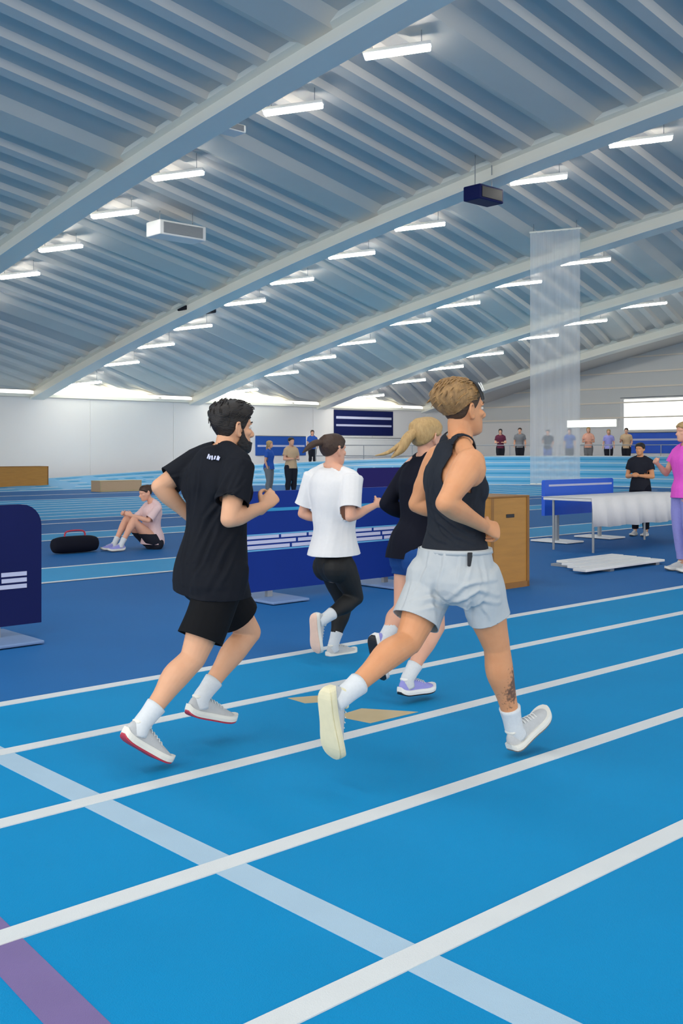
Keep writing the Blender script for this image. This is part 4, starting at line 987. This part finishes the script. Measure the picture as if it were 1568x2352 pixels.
# ceiling gear
def ceiling_box(name, label, cat, px, py, Y, w, h, d, m, extra=None):
    c = pix(px, py, Y); e = empty(name, c); tag(e, label, cat)
    X, Yv = TV, NV
    MB().box(c, X*w/2, Yv*d/2, UP*h/2, .03).build('casing', m, e)
    MB().box(c-Yv*(d/2+.005), X*w*.42, Yv*.008, UP*h*.36, .004).build('grille', extra or M['steel'], e)
    zr = roof(c.dot(NV))
    for sx in (-.35, .35): MB().bar(c+X*w*sx+UP*h/2, c+X*w*sx+UP*(zr-c.z), .012, 6).build('hanger', M['steel'], e)
    return e
ceiling_box('heater_unit', 'white box-shaped heater hanging under the roof at upper left', 'heater', 405, 533, 25.5, 1.35, .36, .6, M['white'])
ceiling_box('heater_unit', 'small white unit hanging below the nearest rafter', 'heater', 512, 292, 20.5, .85, .16, .4, M['white'])
ceiling_box('loudspeaker', 'dark loudspeaker hanging from the second rafter at upper right', 'loudspeaker', 1110, 449, 24.0, .85, .34, .5, M['navy'], M['black'])
ceiling_box('loudspeaker', 'dark loudspeaker under the second rafter at mid left', 'loudspeaker', 452, 706, 34.0, 1.2, .30, .5, M['darkfab'], M['black'])
# banners on the far walls
def wall_banner(label, wall, a0, a1, z0, z1, m, stripes, name='wall_banner', cat='banner'):
    if wall == 'L': Q = lambda a, z, d=0: H(NW-.03-d, a, z); nv = -NV; av = TV
    else: Q = lambda a, z, d=0: H(a, TW-d, z); nv = -TV; av = -NV
    am, zm = (a0+a1)/2, (z0+z1)/2; e = empty(name, Q(am, z0)); tag(e, label, cat)
    ax = TV if wall == 'L' else NV
    MB().box(Q(am, zm, .03), ax*abs(a1-a0)/2, nv*.02, UP*(z1-z0)/2).build('sheet', m, e)
    for mm, u0, u1 in stripes: MB().box(Q(am, z0+(z1-z0)*(u0+u1)/2, .053), ax*abs(a1-a0)*.47, nv*.004, UP*(z1-z0)*(u1-u0)/2).build('print_and_glow_stripe', mm, e)
    MB().bar(Q(a0, z1+.02, .03), Q(a1, z1+.02, .03), .02).build('rail', M['steel'], e)
def t_at(px): k = (px-784)/FPX; return NW*(FY+k*FX)/(FX-k*FY)
def n_at(px): k = (px-784)/FPX; return TW*(FX-k*FY)/(FY+k*FX)
wall_banner('dark blue banner with pale stripes high on the left wall', 'L', t_at(765), t_at(900), 2.15, 3.40, M['navy'], [(M['print'], .36, .44), (M['print'], .66, .76)])
wall_banner('white panel low on the left wall beside the blond runner', 'L', t_at(782), t_at(925), 1.05, 2.0, M['white'], [(M['wall2'], .9, .95)], 'wall_panel_board', 'panel')
wall_banner('royal blue banner low on the left wall right of the bearded runner', 'L', t_at(585), t_at(700), 1.15, 2.05, M['bluefab'], [(M['print'], .45, .55)])
wall_banner('bright blue banner with white stripe at the right edge of the end wall', 'R', n_at(1440), n_at(1568)-4, 1.25, 2.25, M['brightblue'], [(M['print'], .62, .72)])
for k, (x0, x1) in enumerate(((1300, 1420),)):
    wall_banner('bright white light panel on the end wall above the spectators', 'R', n_at(x0), n_at(x1), 2.55, 3.0, M['white'], [(M['glow'], .1, .9)], 'light_panel', 'light')
wall_banner('large white glowing panel on the end wall at right', 'R', n_at(1425), n_at(1568)-4, 2.35, 4.0, M['white'], [(M['glow'], .04, .96)], 'glowing_wall_panel', 'glow_panel')  # white panel on the end wall, made bright by emission

# spectators' platform outside the bend
V = []; F = []; phs = np.linspace(58, -30, 40); r0, r1 = RO+.12, RO+2.4
for ph in phs:
    c_, s_ = math.cos(math.radians(ph)), math.sin(math.radians(ph))
    for r, z in ((r0, .02), (r0, .62), (r1, .62), (r1, .02)): V.append(H(N0+r*s_, T0+r*c_, z))
for i in range(len(phs)-1):
    for q in range(4): F.append((i*4+q, i*4+(q+1) % 4, i*4+4+(q+1) % 4, i*4+4+q))
F += [(0, 1, 2, 3), tuple(4*(len(phs)-1)+q for q in (3, 2, 1, 0))]
pl = me_obj('spectator_platform', V, F, M['greyfab']); tag(pl, kind='structure')
mb = []
for z in (1.15, 1.62):
    pts = [H(N0+(r0+.05)*math.sin(math.radians(p)), T0+(r0+.05)*math.cos(math.radians(p)), z) for p in phs]; V, F = tube(pts, [.02]*len(pts), m=1, seg=6); me_obj('rail', V, F, M['steel'], pl, True)
for p in phs[::3]:
    b0 = H(N0+(r0+.05)*math.sin(math.radians(p)), T0+(r0+.05)*math.cos(math.radians(p)), .6); MB().bar(b0, b0+UP*1.03, .018, 6).build('rail_post', M['steel'], pl)

# people in the background
def standing(label, O, face, s, top_m, bot_m, hair_m, hairf, female=True, z0=0., pose=0, voxel=.014, skin_m=None, group=None, shoes=True, sleeve=.6, bottom='trousers', hem=1.9):
    A = Fig((O[0], O[1]), face); j = {}
    at = lambda a, b, z: A.at(a*s, b*s, z*s+z0)
    for k, sx in (('L', -1), ('R', 1)):
        j['hip'+k] = at(0, .09*sx, .92); j['kn'+k] = at(.02, .10*sx, .50); j['an'+k] = at(-.02, .11*sx, .10); j['sh'+k] = at(0, .175*sx, 1.42)
        if pose == 0: j['el'+k] = at(-.04, .24*sx, 1.14); j['wr'+k] = at(.05, .25*sx, .90)
        elif pose == 1: j['el'+k] = at(.02, .25*sx, 1.14); j['wr'+k] = at(.22, .05*sx, 1.16)
        else: j['el'+k] = at(.10 if sx > 0 else -.05, .24*sx, 1.16); j['wr'+k] = at(.28 if sx > 0 else .05, .16*sx, 1.28 if sx > 0 else .92)
    j['neck'] = at(-.005, 0, 1.49)
    hd = (at(.02, 0, 1.545), A.d(1, 0, 0), A.d(0, 0, 1))
    r = figure('S', label, A, j, s, hd, 'top', top_m, sleeve, bottom, bot_m, hem, hair_m, hairf, {k: (A.d(1, 0, 0), A.d(0, 0, 1)) for k in 'LR'} if shoes else {}, voxel=voxel, female=female, skin_m=skin_m, hands=voxel < .012, group=group)
    if z0: r.location.z += 0
    return r
def ringpt(px, r):   # point on the platform seen at a pixel column
    k = (px-784)/FPX; best = None
    for ph in np.linspace(58, -30, 400):
        p = H(N0+r*math.sin(math.radians(ph)), T0+r*math.cos(math.radians(ph)))
        d = abs(p.x/p.y-k)
        if best is None or d < best[0]: best = (d, p)
    return best[1]
SP = [(640, 'spectator in blue top with brown hair on the far platform beside the bearded runner', M['bluefab'], M['darkfab'], M['hairC'], 1, 0),
 (1150, 'spectator in maroon top on the far platform right of the tank-top runner', M['maroon'], M['darkfab'], M['hairB'], 1, 1),
 (1192, 'spectator in grey top on the far platform left of the blurred post', M['greyfab'], M['darkfab'], M['hairC'], 0, 0),
 (1256, 'spectator in navy top behind the blurred post', M['navytop'], M['bluefab'], M['hairB'], 0, 2),
 (1306, 'spectator in dark blue top at the right side of the blurred post', M['bluefab'], M['darkfab'], M['hairC'], 1, 0),
 (1352, 'spectator in peach top on the far platform right of the blurred post', M['peach'], M['greyfab'], M['hairD'], 1, 1),
 (1398, 'blond spectator in lavender top on the far platform', M['lavender'], M['darkfab'], M['hairD'], 1, 0),
 (1436, 'spectator in beige top nearest the blue end-wall banner', M['beige'], M['darkfab'], M['hairC'], 0, 2)]
for i, (px, lb, tm, bm_, hm, fem, pose) in enumerate(SP):
    p = ringpt(px, RO+1.1+.35*(i % 3)); cdir = (H(N0-6, T0-8)-p); standing(lb, (p.x, p.y), (cdir.x, cdir.y), .95+.03*(i % 3), tm, bm_, hm, hair_long if fem else hair_short(), bool(fem), .62, pose, .02, group='spectators on the far platform')
p = pix(668, 1033, 30.5); standing('person in beige jacket standing on the far sprint lanes beside the bearded runner', (p.x, p.y), (.6, -.8), 1.0, M['beige'], M['darkfab'], M['hairB'], hair_short(), False, 0, 1, .018)
p = pix(618, 1033, 31.5); standing('woman in blue top standing on the far sprint lanes beside the bearded runner', (p.x, p.y), (.9, -.3), .95, M['bluefab'], M['greyfab'], M['hairD'], hair_long, True, 0, 0, .018)
p = pix(1574, 1033, 12.2); standing('person in bright pink top and lavender trousers at the right edge', (p.x, p.y), (-.9, -.3), .98, M['pink'], M['lavender'], M['hairD'], hair_long, True, 0, 2, .009, sleeve=.5)
p = pix(1470, 1033, 17.2); standing('dark-haired person in black top standing behind the long table', (p.x, p.y), (-.6, -.8), .86, M['darkfab'], M['navytop'], M['hairB'], hair_short(.016), False, 0, 1, .010, sleeve=.55, skin_m=SKA)

# person sitting on the infield with bent knees, bag at the feet
g = gpix(345, 1262); A = Fig((g.x, g.y+.1), (-.8, -.6)); j = {}
for k, sx in (('L', -1), ('R', 1)):
    j['hip'+k] = A.at(0, .09*sx, .11); j['kn'+k] = A.at(.34, .12*sx, .42); j['an'+k] = A.at(.52, .11*sx, .10); j['sh'+k] = A.at(-.02, .17*sx, .60)
    j['el'+k] = A.at(.16, .22*sx, .42); j['wr'+k] = A.at(.36, .12*sx, .50)
j['neck'] = A.at(0, 0, .67)
figure('G', 'person in pale rose top sitting on the blue infield behind the black-shirted runner', A, j, .93, (A.at(.07, 0, .70), A.d(1, 0, -.25), A.d(.25, 0, 1)), 'top', M['rose'], .9, 'shorts', M['darkfab'], .8, M['hairC'], hair_tied(bun=(0, -.11, .19)), {k: (A.d(1, 0, -.02), A.d(.02, 0, 1)) for k in 'LR'}, voxel=.009, shoe_m=M['lavender'], sock_m=M['sock'])
b = gpix(172, 1270); e = empty('sports_bag', b); tag(e, 'dark sports bag with red piping lying on the infield', 'bag')
V, F = tube([b-TV*.30+UP*.115, b-TV*.18+UP*.12, b+TV*.18+UP*.12, b+TV*.30+UP*.115], [.10, .13, .13, .10], [.10, .115, .115, .10], side=(NV.x, NV.y, 0), m=4, seg=16, cap=.5); me_obj('bag_body', V, F, M['navytop'], e, True)
for sx in (-.2, .2):
    ring = [b+TV*sx+NV*.134*math.cos(a)+UP*(.12+.119*math.sin(a)) for a in np.linspace(0, 2*math.pi, 21)]; V, F = tube(ring, [.008]*21, m=1, seg=6); me_obj('piping', V, F, M['redrub'], e, True)
ring = [b-TV*.16+UP*.21, b-TV*.12+UP*.30, b+TV*.12+UP*.30, b+TV*.16+UP*.21]; V, F = tube(ring, [.012]*4, m=4, seg=8); me_obj('handle', V, F, M['redrub'], e, True)
